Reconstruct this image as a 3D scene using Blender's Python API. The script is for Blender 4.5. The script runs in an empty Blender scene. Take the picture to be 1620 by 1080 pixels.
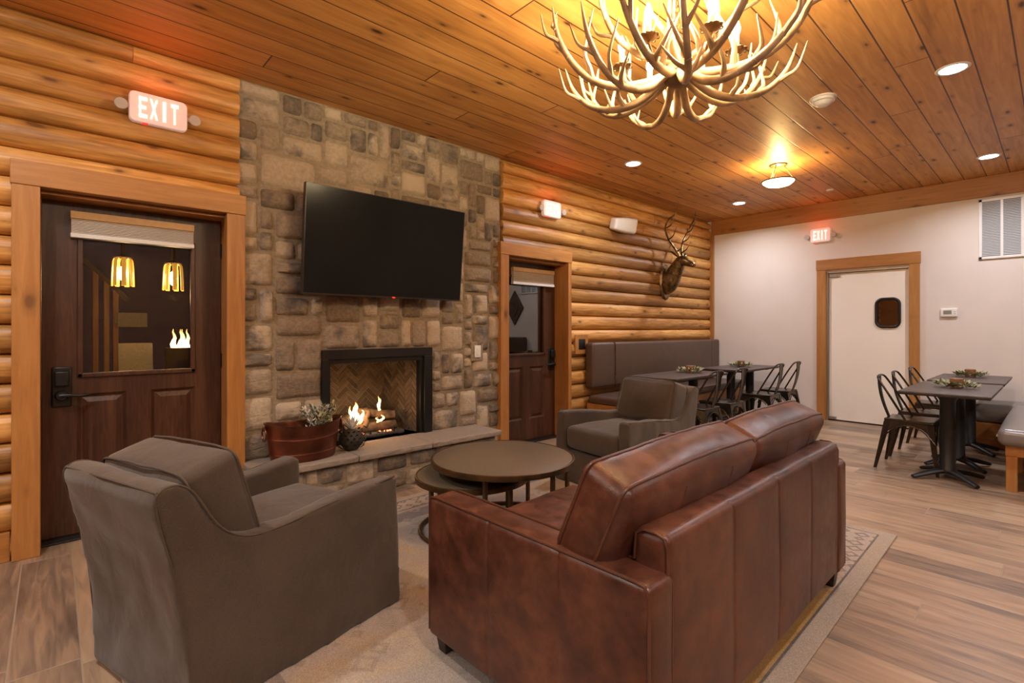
import bpy, bmesh, math, random
from mathutils import Vector, Matrix, noise as mnoise
R = math.radians
C = bpy.context.scene.collection
S = bpy.context.scene

# ------------------------------------------------------------------ camera
cam_d = bpy.data.cameras.new('camera'); cam = bpy.data.objects.new('camera', cam_d); C.objects.link(cam)
F_PX = 793.0
cam_d.sensor_width = 36.0
cam_d.lens = F_PX/1620*36.0
cam_d.shift_y = -19.0/1620
cam_d.clip_start = 0.02
cam.location = (0, 0, 1.26)
cam.rotation_euler = (R(90), 0, math.atan2(F_PX*F_PX/725, F_PX))
S.camera = cam

# ------------------------------------------------------------------ world, exposure
w = bpy.data.worlds.new('world'); S.world = w; w.use_nodes = True
w.node_tree.nodes['Background'].inputs[0].default_value = (0.004, 0.004, 0.006, 1)
w.node_tree.nodes['Background'].inputs[1].default_value = 1.0
S.view_settings.view_transform = 'Standard'
S.view_settings.look = 'None'
S.view_settings.gamma = 1.0
S.view_settings.use_curve_mapping = False
S.view_settings.exposure = 0.4
try:
    S.cycles.sample_clamp_indirect = 6.0
    S.cycles.max_bounces = 8
    S.cycles.use_denoising = True
    S.cycles.caustics_reflective = False
    S.cycles.caustics_refractive = False
except Exception:
    pass
# light strengths (used by the builders of the lamps)
P_CHAND = 19.5        # each candle bulb
P_SEMI = 22.0        # semi flush lamp
P_SEMI_FILL = 64.0   # copies of that lamp added out of view as fill
P_CAN = 17.5         # dining recessed lights
P_CAN_FILL = 21.0    # recessed lights added out of view as fill
WARM = (1.0, 0.77, 0.44)
COOL = (0.95, 0.95, 1.0)
NEUTRAL = (1.0, 0.95, 0.90)

def add_light(name, typ, loc, power, color, size=0.1, parent=None, rot=None, spread=None):
    d = bpy.data.lights.new(name, typ); d.energy = power; d.color = color
    if typ == 'AREA':
        d.shape = 'DISK'; d.size = size
        if spread: d.spread = spread
    else:
        d.shadow_soft_size = size
    o = bpy.data.objects.new(name, d); C.objects.link(o); o.location = loc
    if rot: o.rotation_euler = rot
    if parent: o.parent = parent
    return o

# ------------------------------------------------------------------ node helpers
def nd(nt, typ, ins=None, **props):
    n = nt.nodes.new(typ)
    for k, v in props.items(): setattr(n, k, v)
    for k, v in (ins or {}).items():
        s = n.inputs[k]
        if isinstance(v, bpy.types.NodeSocket): nt.links.new(v, s)
        else:
            if isinstance(v, (tuple, list)) and len(v) == 3 and s.type == 'RGBA': v = (*v, 1)
            s.default_value = v
    return n
def mth(nt, op, a, b=0.0, c=None, clamp=False):
    ins = {0: a, 1: b}
    if c is not None: ins[2] = c
    return nd(nt, 'ShaderNodeMath', ins, operation=op, use_clamp=clamp).outputs[0]
def mixc(nt, fac, a, b, blend='MIX'):
    return nd(nt, 'ShaderNodeMix', {0: fac, 6: a, 7: b}, data_type='RGBA', blend_type=blend).outputs[2]
def ramp(nt, fac, stops, interp='LINEAR'):
    n = nd(nt, 'ShaderNodeValToRGB', {0: fac})
    cr = n.color_ramp; cr.interpolation = interp
    while len(cr.elements) < len(stops): cr.elements.new(0.5)
    for e, (p, c) in zip(cr.elements, stops):
        e.position = p; e.color = (*c, 1) if len(c) == 3 else c
    return n.outputs[0]
def newmat(name):
    m = bpy.data.materials.new(name); m.use_nodes = True
    nt = m.node_tree
    return m, nt, nt.nodes['Principled BSDF']
def coords(nt, scale=(1,1,1), loc=(0,0,0)):
    t = nd(nt, 'ShaderNodeTexCoord').outputs['Object']
    return nd(nt, 'ShaderNodeMapping', {'Vector': t, 'Scale': scale, 'Location': loc}).outputs[0]
def bump(nt, bs, h, strength=0.3, dist=0.01):
    b = nd(nt, 'ShaderNodeBump', {'Height': h, 'Strength': strength, 'Distance': dist})
    nt.links.new(b.outputs[0], bs.inputs['Normal'])
def plain(name, col, rough=0.5, metal=0.0, noise=0.0, nscale=30.0, bmp=0.0, emit=None, estr=0.0, coat=0.0):
    m, nt, bs = newmat(name)
    bs.inputs['Roughness'].default_value = rough
    bs.inputs['Metallic'].default_value = metal
    bs.inputs['Coat Weight'].default_value = coat
    v = coords(nt)
    n = nd(nt, 'ShaderNodeTexNoise', {'Vector': v, 'Scale': nscale, 'Detail': 4.0}).outputs[0]
    k = max(noise, 0.02)
    lo = tuple(c*(1-k) for c in col); hi = tuple(min(1, c*(1+k)) for c in col)
    nt.links.new(ramp(nt, n, [(0.3, lo), (0.7, hi)]), bs.inputs['Base Color'])
    if bmp: bump(nt, bs, n, bmp, 0.004)
    if emit:
        bs.inputs['Emission Color'].default_value = (*emit, 1); bs.inputs['Emission Strength'].default_value = estr
    return m
def emissive(name, col, strength):
    m, nt, bs = newmat(name)
    bs.inputs['Base Color'].default_value = (*col, 1)
    bs.inputs['Emission Color'].default_value = (*col, 1)
    bs.inputs['Emission Strength'].default_value = strength
    return m

def wood(name, axis, dark, mid, light, rough=0.45, knots=0.5, tone=False, scale=1.0, knot_col=(0.10,0.035,0.012), coat=0.0, knot_axes=(1,2)):
    """pine or stained timber with the grain along one axis"""
    m, nt, bs = newmat(name)
    st = [9*scale]*3; st[axis] = 0.7*scale
    v = coords(nt, tuple(st))
    if tone:
        at = nd(nt, 'ShaderNodeAttribute', attribute_name='tone')
        off = nd(nt, 'ShaderNodeVectorMath', {0: at.outputs['Color'], 1: (37.0, 37.0, 37.0)}, operation='MULTIPLY').outputs[0]
        v = nd(nt, 'ShaderNodeVectorMath', {0: v, 1: off}, operation='ADD').outputs[0]
    big = nd(nt, 'ShaderNodeTexNoise', {'Vector': v, 'Scale': 0.55, 'Detail': 3.0, 'Distortion': 0.6}).outputs[0]
    fine = nd(nt, 'ShaderNodeTexNoise', {'Vector': v, 'Scale': 5.0, 'Detail': 6.0, 'Distortion': 0.8}).outputs[0]
    f = mth(nt, 'ADD', mth(nt, 'MULTIPLY', big, 0.52), mth(nt, 'MULTIPLY', fine, 0.48))
    col = ramp(nt, f, [(0.30, dark), (0.50, mid), (0.68, light)])
    if tone:
        sp = nd(nt, 'ShaderNodeSeparateColor', {0: at.outputs['Color']}).outputs
        t = mth(nt, 'ADD', 0.66, mth(nt, 'MULTIPLY', sp[0], 0.62))
        g = nd(nt, 'ShaderNodeCombineColor', {0: t, 1: t, 2: t}).outputs[0]
        col = mixc(nt, 1.0, col, g, 'MULTIPLY')
    if knots > 0:
        kv = [5.0*scale]*3; kv[axis] = 2.1*scale
        k = coords(nt, tuple(kv))
        ks = nd(nt, 'ShaderNodeSeparateXYZ', {0: k}).outputs
        k = nd(nt, 'ShaderNodeCombineXYZ', {0: ks[knot_axes[0]], 1: ks[knot_axes[1]], 2: 0.0}).outputs[0]
        if tone: k = nd(nt, 'ShaderNodeVectorMath', {0: k, 1: off}, operation='ADD').outputs[0]
        k = nd(nt, 'ShaderNodeVectorMath', {0: k, 1: nd(nt, 'ShaderNodeVectorMath', {0: nd(nt, 'ShaderNodeTexNoise', {'Vector': k, 'Scale': 3.0}).outputs['Color'], 1: (0.16,0.16,0.0)}, operation='MULTIPLY').outputs[0]}, operation='ADD').outputs[0]
        vt_ = nd(nt, 'ShaderNodeTexVoronoi', {'Vector': k, 'Scale': 1.0, 'Randomness': 1.0}, voronoi_dimensions='2D')
        vo = vt_.outputs['Distance']
        pick = nd(nt, 'ShaderNodeSeparateColor', {0: vt_.outputs['Color']}).outputs[0]
        km = ramp(nt, mth(nt, 'ADD', vo, mth(nt, 'MULTIPLY', pick, 0.09)), [(0.05, (1,1,1)), (0.10, (0.35,0.35,0.35)), (0.19, (0,0,0))])
        km = mth(nt, 'MULTIPLY', km, knots)
        col = mixc(nt, km, col, knot_col)
    nt.links.new(col, bs.inputs['Base Color'])
    bs.inputs['Roughness'].default_value = rough
    bs.inputs['Coat Weight'].default_value = coat
    bump(nt, bs, fine, 0.12, 0.004)
    return m

def planks(name, along, across, width, length, stops, groove_col, groove, rough, streak, knots=0.0, knot_col=(0.1,0.04,0.015), bumpd=0.006, shift=0.0, coat=0.0):
    m, nt, bs = newmat(name)
    t = nd(nt, 'ShaderNodeTexCoord').outputs['Object']
    xyz = nd(nt, 'ShaderNodeSeparateXYZ', {0: t}).outputs
    u = xyz[along]; v = mth(nt, 'ADD', mth(nt, 'DIVIDE', xyz[across], width), shift)
    row = mth(nt, 'FLOOR', v)
    r1 = nd(nt, 'ShaderNodeTexWhiteNoise', {'W': row}, noise_dimensions='1D').outputs['Value']
    uu = mth(nt, 'ADD', mth(nt, 'DIVIDE', u, length), mth(nt, 'MULTIPLY', r1, 7.0))
    colm = mth(nt, 'FLOOR', uu)
    cv = nd(nt, 'ShaderNodeCombineXYZ', {0: row, 1: colm, 2: 0.0}).outputs[0]
    rid = nd(nt, 'ShaderNodeTexWhiteNoise', {'Vector': cv}, noise_dimensions='3D')
    fv = mth(nt, 'FRACT', v); fu = mth(nt, 'FRACT', uu)
    dv = mth(nt, 'MULTIPLY', mth(nt, 'MINIMUM', fv, mth(nt, 'SUBTRACT', 1.0, fv)), width)
    du = mth(nt, 'MULTIPLY', mth(nt, 'MINIMUM', fu, mth(nt, 'SUBTRACT', 1.0, fu)), length)
    dd = mth(nt, 'MINIMUM', dv, du)
    gm = nd(nt, 'ShaderNodeMapRange', {0: dd, 1: groove*0.35, 2: groove, 3: 1.0, 4: 0.0}).outputs[0]
    sc = [7.0, 7.0, 7.0]; sc[along] = streak
    mp = nd(nt, 'ShaderNodeMapping', {'Vector': t, 'Scale': tuple(sc)}).outputs[0]
    off = nd(nt, 'ShaderNodeVectorMath', {0: rid.outputs['Color'], 1: (31.0, 47.0, 23.0)}, operation='MULTIPLY').outputs[0]
    mp = nd(nt, 'ShaderNodeVectorMath', {0: mp, 1: off}, operation='ADD').outputs[0]
    n1 = nd(nt, 'ShaderNodeTexNoise', {'Vector': mp, 'Scale': 0.7, 'Detail': 3.0, 'Distortion': 0.5}).outputs[0]
    n2 = nd(nt, 'ShaderNodeTexNoise', {'Vector': mp, 'Scale': 4.0, 'Detail': 6.0, 'Distortion': 1.0}).outputs[0]
    f = mth(nt, 'ADD', mth(nt, 'ADD', mth(nt, 'MULTIPLY', n1, 0.48), mth(nt, 'MULTIPLY', n2, 0.42)), mth(nt, 'MULTIPLY', rid.outputs['Value'], 0.13))
    col = ramp(nt, f, stops)
    if knots > 0:
        ks = [5.2]*3; ks[along] = 2.0
        k = nd(nt, 'ShaderNodeMapping', {'Vector': t, 'Scale': tuple(ks)}).outputs[0]
        kx = nd(nt, 'ShaderNodeSeparateXYZ', {0: k}).outputs
        k = nd(nt, 'ShaderNodeCombineXYZ', {0: kx[0], 1: kx[1], 2: 0.0}).outputs[0]
        k = nd(nt, 'ShaderNodeVectorMath', {0: k, 1: off}, operation='ADD').outputs[0]
        vt_ = nd(nt, 'ShaderNodeTexVoronoi', {'Vector': k, 'Scale': 1.0}, voronoi_dimensions='2D')
        pick = nd(nt, 'ShaderNodeSeparateColor', {0: vt_.outputs['Color']}).outputs[0]
        km = mth(nt, 'MULTIPLY', ramp(nt, mth(nt, 'ADD', vt_.outputs['Distance'], mth(nt, 'MULTIPLY', pick, 0.10)), [(0.05, (1,1,1)), (0.10, (0.3,0.3,0.3)), (0.20, (0,0,0))]), knots)
        col = mixc(nt, km, col, knot_col)
    col = mixc(nt, gm, col, groove_col)
    nt.links.new(col, bs.inputs['Base Color'])
    bs.inputs['Roughness'].default_value = rough
    bs.inputs['Coat Weight'].default_value = coat
    h = mth(nt, 'SUBTRACT', mth(nt, 'MULTIPLY', n2, 0.25), gm)
    bump(nt, bs, h, 0.5, bumpd)
    return m

def stone_mat(name, tan, lite, grey, mort=False, greys=0.5):
    m, nt, bs = newmat(name)
    v = coords(nt)
    n1 = nd(nt, 'ShaderNodeTexNoise', {'Vector': v, 'Scale': 5.5, 'Detail': 5.0, 'Roughness': 0.6}).outputs[0]
    n2 = nd(nt, 'ShaderNodeTexNoise', {'Vector': v, 'Scale': 38.0, 'Detail': 6.0, 'Roughness': 0.65}).outputs[0]
    if mort:
        col = ramp(nt, n2, [(0.3, tan), (0.7, lite)])
    else:
        at = nd(nt, 'ShaderNodeAttribute', attribute_name='tone')
        sp = nd(nt, 'ShaderNodeSeparateColor', {0: at.outputs['Color']}).outputs
        col = mixc(nt, ramp(nt, mth(nt, 'ADD', mth(nt, 'MULTIPLY', n2, 0.55), mth(nt, 'MULTIPLY', sp[0], 0.55)), [(0.28, (0,0,0)), (0.75, (1,1,1))]), tan, lite)
        gm = ramp(nt, mth(nt, 'ADD', n1, mth(nt, 'MULTIPLY', mth(nt, 'SUBTRACT', sp[1], 0.5), 0.34)), [(0.55, (0,0,0)), (0.72, (1,1,1))])
        col = mixc(nt, mth(nt, 'MULTIPLY', gm, greys+0.30), col, grey)
    nt.links.new(col, bs.inputs['Base Color'])
    bs.inputs['Roughness'].default_value = 0.85
    bs.inputs['Specular IOR Level'].default_value = 0.25
    st = nd(nt, 'ShaderNodeMapping', {'Vector': v, 'Scale': (1, 0.6, 2.6)}).outputs[0]
    n3 = nd(nt, 'ShaderNodeTexNoise', {'Vector': st, 'Scale': 22.0, 'Detail': 5.0, 'Distortion': 0.6}).outputs[0]
    bump(nt, bs, mth(nt, 'ADD', n2, mth(nt, 'MULTIPLY', n3, 1.2)), 0.6, 0.010)
    return m

def leather_mat():
    m, nt, bs = newmat('brown_leather')
    v = coords(nt)
    n1 = nd(nt, 'ShaderNodeTexNoise', {'Vector': v, 'Scale': 3.2, 'Detail': 5.0, 'Roughness': 0.6, 'Distortion': 0.4}).outputs[0]
    n2 = nd(nt, 'ShaderNodeTexNoise', {'Vector': v, 'Scale': 16.0, 'Detail': 5.0, 'Roughness': 0.6}).outputs[0]
    f = mth(nt, 'ADD', mth(nt, 'MULTIPLY', n1, 0.55), mth(nt, 'MULTIPLY', n2, 0.45))
    col = ramp(nt, f, [(0.33, (0.026,0.008,0.005)), (0.50, (0.080,0.025,0.013)), (0.68, (0.165,0.058,0.028))])
    nt.links.new(col, bs.inputs['Base Color'])
    rr = nd(nt, 'ShaderNodeMapRange', {0: n2, 1: 0.3, 2: 0.7, 3: 0.30, 4: 0.46}).outputs[0]
    nt.links.new(rr, bs.inputs['Roughness'])
    vo = nd(nt, 'ShaderNodeTexVoronoi', {'Vector': v, 'Scale': 260.0}).outputs['Distance']
    h = mth(nt, 'ADD', mth(nt, 'MULTIPLY', vo, 0.25), n2)
    bump(nt, bs, h, 0.18, 0.006)
    return m

def fabric_mat(name, a, b, wscale=420.0, rough=0.95, sheen=0.25):
    m, nt, bs = newmat(name)
    v = coords(nt)
    n1 = nd(nt, 'ShaderNodeTexNoise', {'Vector': v, 'Scale': 2.4, 'Detail': 4.0}).outputs[0]
    n2 = nd(nt, 'ShaderNodeTexNoise', {'Vector': v, 'Scale': wscale, 'Detail': 2.0}).outputs[0]
    f = mth(nt, 'ADD', mth(nt, 'MULTIPLY', n1, 0.5), mth(nt, 'MULTIPLY', n2, 0.5))
    nt.links.new(ramp(nt, f, [(0.36, a), (0.64, b)]), bs.inputs['Base Color'])
    bs.inputs['Roughness'].default_value = rough
    bs.inputs['Sheen Weight'].default_value = sheen
    bs.inputs['Specular IOR Level'].default_value = 0.2
    fo = nd(nt, 'ShaderNodeTexNoise', {'Vector': nd(nt, 'ShaderNodeMapping', {'Vector': v, 'Scale': (1.0, 1.0, 0.8), 'Rotation': (0.9, 0.4, 0.0)}).outputs[0], 'Scale': 7.0, 'Detail': 2.5, 'Distortion': 1.2}).outputs[0]
    b1 = nd(nt, 'ShaderNodeBump', {'Height': fo, 'Strength': 0.16, 'Distance': 0.03}).outputs[0]
    b2 = nd(nt, 'ShaderNodeBump', {'Height': n2, 'Strength': 0.3, 'Distance': 0.002, 'Normal': b1}).outputs[0]
    nt.links.new(b2, bs.inputs['Normal'])
    return m

def rug_mat():
    """faded oriental pattern: field, border bands, plain outer band, worn patches (object coordinates, half size HX, HY)"""
    m, nt, bs = newmat('faded_rug')
    HX, HY = 1.34, 1.79
    t = nd(nt, 'ShaderNodeTexCoord').outputs['Object']
    xyz = nd(nt, 'ShaderNodeSeparateXYZ', {0: t}).outputs
    dx = mth(nt, 'SUBTRACT', HX, mth(nt, 'ABSOLUTE', xyz[0])); dy = mth(nt, 'SUBTRACT', HY, mth(nt, 'ABSOLUTE', xyz[1]))
    d = mth(nt, 'MINIMUM', dx, dy)
    n0 = nd(nt, 'ShaderNodeTexNoise', {'Vector': t, 'Scale': 1.8, 'Detail': 3.0, 'Distortion': 1.0}).outputs[0]
    field = ramp(nt, n0, [(0.30, (0.30,0.26,0.24)), (0.42, (0.37,0.315,0.27)), (0.53, (0.40,0.31,0.215)), (0.60, (0.36,0.30,0.265)), (0.74, (0.28,0.27,0.28))])
    vo = nd(nt, 'ShaderNodeTexVoronoi', {'Vector': t, 'Scale': 6.5, 'Randomness': 0.75}, distance='MANHATTAN')
    motif = ramp(nt, vo.outputs['Distance'], [(0.26, (0,0,0)), (0.32, (1,1,1)), (0.44, (1,1,1)), (0.50, (0,0,0))])
    field = mixc(nt, mth(nt, 'MULTIPLY', motif, 0.30), field, (0.13,0.115,0.11))
    vb = nd(nt, 'ShaderNodeTexVoronoi', {'Vector': t, 'Scale': 11.0, 'Randomness': 0.35}, distance='MANHATTAN')
    bcol = mixc(nt, mth(nt, 'MULTIPLY', ramp(nt, vb.outputs['Distance'], [(0.3, (0,0,0)), (0.38, (1,1,1)), (0.52, (1,1,1)), (0.6, (0,0,0))]), 0.85), (0.38,0.305,0.25), (0.15,0.11,0.095))
    def band(lo, hi):
        return mth(nt, 'MULTIPLY', mth(nt, 'GREATER_THAN', d, lo), mth(nt, 'LESS_THAN', d, hi))
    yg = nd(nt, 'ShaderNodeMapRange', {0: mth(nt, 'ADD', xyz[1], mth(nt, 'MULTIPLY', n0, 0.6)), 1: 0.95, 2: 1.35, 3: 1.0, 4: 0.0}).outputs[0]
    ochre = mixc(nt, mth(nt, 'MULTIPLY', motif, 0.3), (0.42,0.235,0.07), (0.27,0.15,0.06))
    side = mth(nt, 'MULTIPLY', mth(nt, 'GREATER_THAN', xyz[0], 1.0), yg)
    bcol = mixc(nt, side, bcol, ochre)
    col = mixc(nt, band(0.085, 0.24), field, bcol)
    col = mixc(nt, band(0.24, 0.25), col, (0.12,0.09,0.08))
    col = mixc(nt, band(0.25, 0.29), col, (0.36,0.29,0.24))
    col = mixc(nt, band(0.29, 0.42), col, mixc(nt, mth(nt, 'MULTIPLY', motif, 0.6), (0.22,0.18,0.17), (0.40,0.33,0.28)))
    col = mixc(nt, band(0.075, 0.085), col, (0.13,0.10,0.09))
    col = mixc(nt, mth(nt, 'LESS_THAN', d, 0.075), col, (0.35,0.275,0.21))
    w1 = nd(nt, 'ShaderNodeTexNoise', {'Vector': t, 'Scale': 3.0, 'Detail': 8.0, 'Roughness': 0.75}).outputs[0]
    col = mixc(nt, ramp(nt, w1, [(0.42, (0,0,0)), (0.78, (0.42,0.42,0.42))]), col, (0.40,0.35,0.31))
    n2 = nd(nt, 'ShaderNodeTexNoise', {'Vector': t, 'Scale': 260.0, 'Detail': 2.0}).outputs[0]
    g = ramp(nt, n2, [(0.3, (0.72,0.72,0.72)), (0.7, (1.22,1.22,1.22))])
    col = mixc(nt, 1.0, col, g, 'MULTIPLY')
    nt.links.new(col, bs.inputs['Base Color'])
    bs.inputs['Roughness'].default_value = 0.95
    bs.inputs['Specular IOR Level'].default_value = 0.1
    bump(nt, bs, n2, 0.5, 0.004)
    return m

def glass_mat(name, refl=0.12, tint=(0.8,0.8,0.8)):
    m, nt, bs = newmat(name)
    nt.nodes.remove(bs)
    out = nt.nodes['Material Output']
    tr = nd(nt, 'ShaderNodeBsdfTransparent', {'Color': tint})
    gl = nd(nt, 'ShaderNodeBsdfGlossy', {'Color': (1,1,1), 'Roughness': 0.0})
    fr = nd(nt, 'ShaderNodeFresnel', {'IOR': 1.5}).outputs[0]
    fac = mth(nt, 'ADD', mth(nt, 'MULTIPLY', fr, 1.3), refl - 0.05, clamp=True)
    mx = nd(nt, 'ShaderNodeMixShader', {0: fac, 1: tr.outputs[0], 2: gl.outputs[0]})
    nt.links.new(mx.outputs[0], out.inputs[0])
    return m

MAT = {}
MAT['log'] = wood('log_pine', 1, (0.17,0.072,0.018), (0.46,0.222,0.054), (0.70,0.40,0.135), 0.45, 0.8, tone=True)
MAT['trim'] = wood('trim_pine', 2, (0.29,0.115,0.026), (0.40,0.175,0.045), (0.49,0.235,0.07), 0.45, 0.7, scale=0.8)
MAT['trim_y'] = wood('trim_pine_across_door', 1, (0.29,0.115,0.026), (0.40,0.175,0.045), (0.49,0.235,0.07), 0.45, 0.7, scale=0.8)
MAT['trim_x'] = wood('trim_pine_far', 0, (0.26,0.10,0.024), (0.37,0.155,0.042), (0.45,0.205,0.06), 0.45, 0.85, scale=0.8, knot_axes=(0,2))
MAT['ceiling'] = planks('pine_ceiling', 1, 0, 0.19, 4.4, [(0.30,(0.30,0.125,0.033)), (0.50,(0.55,0.262,0.072)), (0.70,(0.72,0.385,0.125))], (0.07,0.023,0.008), 0.006, 0.5, 0.5, 0.95, (0.06,0.020,0.008), 0.004)
MAT['floor'] = planks('plank_tile_floor', 0, 1, 0.205, 1.22, [(0.30,(0.085,0.058,0.044)), (0.42,(0.185,0.125,0.087)), (0.53,(0.31,0.205,0.128)), (0.70,(0.43,0.305,0.20))], (0.30,0.225,0.165), 0.005, 0.38, 0.75, 0.35, (0.09,0.055,0.035), 0.003, shift=0.62)
MAT['stone'] = stone_mat('veneer_stone', (0.185,0.138,0.098), (0.47,0.385,0.29), (0.070,0.068,0.068), greys=0.45)
MAT['hearth'] = stone_mat('hearth_stone', (0.23,0.185,0.15), (0.34,0.285,0.235), (0.26,0.23,0.20), greys=0.0)
MAT['mortar'] = stone_mat('mortar', (0.23,0.18,0.125), (0.34,0.275,0.20), (0.1,0.1,0.1), mort=True)
MAT['drywall'] = plain('drywall_paint', (0.70,0.63,0.575), 0.85, noise=0.02, nscale=3)
MAT['walnut'] = wood('walnut_door', 2, (0.022,0.009,0.005), (0.062,0.024,0.012), (0.105,0.044,0.022), 0.38, 0.0, scale=1.6)
MAT['leather'] = leather_mat()
MAT['leather_dark'] = plain('leather_welt', (0.085,0.030,0.016), 0.38, noise=0.2)
MAT['leather_lite'] = plain('leather_stitch', (0.24,0.10,0.055), 0.5, noise=0.15)
MAT['foot_wood'] = plain('dark_foot_wood', (0.018,0.011,0.008), 0.4, noise=0.2)
MAT['fabric'] = fabric_mat('brown_slipcover', (0.044,0.031,0.022), (0.086,0.061,0.044))
MAT['piping'] = plain('slipcover_piping', (0.075,0.053,0.038), 0.9, noise=0.1)
MAT['vinyl'] = plain('brown_vinyl', (0.085,0.050,0.036), 0.38, noise=0.08, nscale=8)
MAT['vinyl_grey'] = plain('taupe_vinyl', (0.20,0.175,0.165), 0.30, noise=0.08, nscale=8)
MAT['white_piping'] = plain('pale_piping', (0.55,0.5,0.46), 0.5)
MAT['gunmetal'] = plain('gunmetal', (0.070,0.058,0.046), 0.24, 0.9, noise=0.25, nscale=12)
MAT['black_iron'] = plain('black_iron', (0.014,0.013,0.013), 0.42, 0.3, noise=0.15, nscale=40)
MAT['black_satin'] = plain('black_satin', (0.008,0.008,0.008), 0.38, noise=0.1)
MAT['table_top'] = plain('dark_table_laminate', (0.066,0.050,0.046), 0.42, noise=0.25, nscale=18)
MAT['table_edge'] = plain('dark_table_edge', (0.02,0.015,0.013), 0.5, noise=0.15)
MAT['brass'] = plain('aged_brass', (0.115,0.062,0.026), 0.38, 0.7, noise=0.35, nscale=14)
MAT['shagreen'] = plain('olive_shagreen_top', (0.125,0.100,0.070), 0.36, noise=0.16, nscale=120, bmp=0.08)
MAT['copper'] = plain('copper', (0.18,0.065,0.038), 0.34, 0.9, noise=0.45, nscale=5)
MAT['bronze'] = plain('bronze', (0.19,0.125,0.055), 0.32, 0.9, noise=0.6, nscale=22, bmp=0.3)
MAT['white_plastic'] = plain('white_plastic', (0.76,0.74,0.72), 0.4)
MAT['exit_plastic'] = plain('exit_sign_plastic', (0.80,0.74,0.73), 0.4, emit=(1.0,0.62,0.56), estr=0.16)
MAT['exit_red'] = emissive('exit_letters', (1.0,0.66,0.50), 1.35)
MAT['clear_lens'] = plain('clear_lens', (0.50,0.47,0.44), 0.55, 0.0)
MAT['screen'] = plain('tv_screen', (0.012,0.014,0.017), 0.18)
MAT['screen'].node_tree.nodes['Principled BSDF'].inputs['Specular IOR Level'].default_value = 0.12
MAT['bezel'] = plain('tv_bezel', (0.05,0.045,0.043), 0.35, 0.4)
MAT['red_led'] = emissive('red_led', (1.0,0.02,0.02), 1.6)
MAT['light_disc'] = emissive('led_disc', (0.92,0.96,1.0), 14.0)
def bulb_mat():
    m, nt, bs = newmat('candle_bulb')
    nt.nodes.remove(bs)
    em = nd(nt, 'ShaderNodeEmission', {'Color': (1.0,0.78,0.42,1), 'Strength': 40.0})
    tr = nd(nt, 'ShaderNodeBsdfTransparent')
    ad = nd(nt, 'ShaderNodeAddShader', {0: em.outputs[0], 1: tr.outputs[0]})
    nt.links.new(ad.outputs[0], nt.nodes['Material Output'].inputs[0]); return m
MAT['bulb'] = bulb_mat()
MAT['bowl'] = emissive('frosted_bowl', (1.0,0.80,0.50), 5.0)
MAT['antler'] = plain('antler', (0.42,0.31,0.19), 0.5, noise=0.6, nscale=7, bmp=0.2)
MAT['antler_hub'] = plain('antler_hub', (0.16,0.10,0.05), 0.5, noise=0.35, nscale=9)
MAT['candle'] = plain('ivory_sleeve', (0.72,0.62,0.45), 0.5, noise=0.1)
MAT['glass'] = glass_mat('door_glass', 0.15, (0.82,0.82,0.82))
MAT['glass_clear'] = glass_mat('porch_door_glass', 0.035, (0.9,0.9,0.9))
MAT['blind'] = plain('pleated_shade', (0.78,0.70,0.62), 0.9, noise=0.05)
MAT['blind_rail'] = plain('shade_rail', (0.64,0.44,0.24), 0.6, noise=0.08)
MAT['steel_white'] = plain('pale_steel_door', (0.90,0.84,0.74), 0.4, 0.0, noise=0.02, nscale=2)
MAT['steel'] = plain('brushed_steel', (0.45,0.43,0.40), 0.35, 0.9)
MAT['firebrick'] = stone_mat('firebrick', (0.115,0.078,0.048), (0.19,0.135,0.088), (0.055,0.042,0.032), greys=0.3)
MAT['brickjoint'] = plain('firebrick_joint', (0.36,0.29,0.20), 0.9, noise=0.2, nscale=60)
MAT['bark'] = plain('charred_log', (0.12,0.075,0.045), 0.9, noise=0.65, nscale=16, bmp=0.8)
MAT['ash'] = plain('ash_bed', (0.06,0.055,0.05), 0.95, noise=0.6, nscale=60, bmp=0.8)
MAT['ember'] = emissive('ember', (1.0,0.20,0.08), 3.0)
MAT['leaf'] = plain('wreath_leaf', (0.30,0.29,0.15), 0.7, noise=0.35, nscale=30)
MAT['sage'] = plain('sage_leaf', (0.38,0.38,0.27), 0.75, noise=0.3, nscale=30)
MAT['petal'] = plain('pale_petal', (0.58,0.55,0.50), 0.7, noise=0.15, nscale=30)
MAT['cone'] = plain('dark_cone', (0.045,0.033,0.022), 0.8, noise=0.4, nscale=30)
MAT['wax'] = plain('brown_candle', (0.20,0.085,0.035), 0.6, noise=0.2)
MAT['lcd'] = plain('lcd', (0.20,0.21,0.18), 0.3)
MAT['vent'] = plain('vent_louvre', (0.50,0.50,0.50), 0.55)
MAT['vent_dark'] = plain('vent_shadow', (0.16,0.16,0.16), 0.8)
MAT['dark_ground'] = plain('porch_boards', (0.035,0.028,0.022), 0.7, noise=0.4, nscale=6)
MAT['post_wood'] = wood('porch_timber', 2, (0.10,0.04,0.012), (0.20,0.085,0.026), (0.30,0.13,0.045), 0.6, 0.3)
MAT['amber_glass'] = plain('amber_glass', (0.55,0.25,0.04), 0.15, emit=(1.0,0.45,0.06), estr=0.5)
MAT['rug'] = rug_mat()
MAT['sling'] = plain('sling_fabric', (0.17,0.15,0.12), 0.9, noise=0.15, nscale=50)
MAT['tvglass'] = plain('dark_display', (0.10,0.10,0.10), 0.3)
MAT['plaque'] = plain('barn_wood_plaque', (0.095,0.055,0.03), 0.8, noise=0.4, nscale=14)
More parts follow.
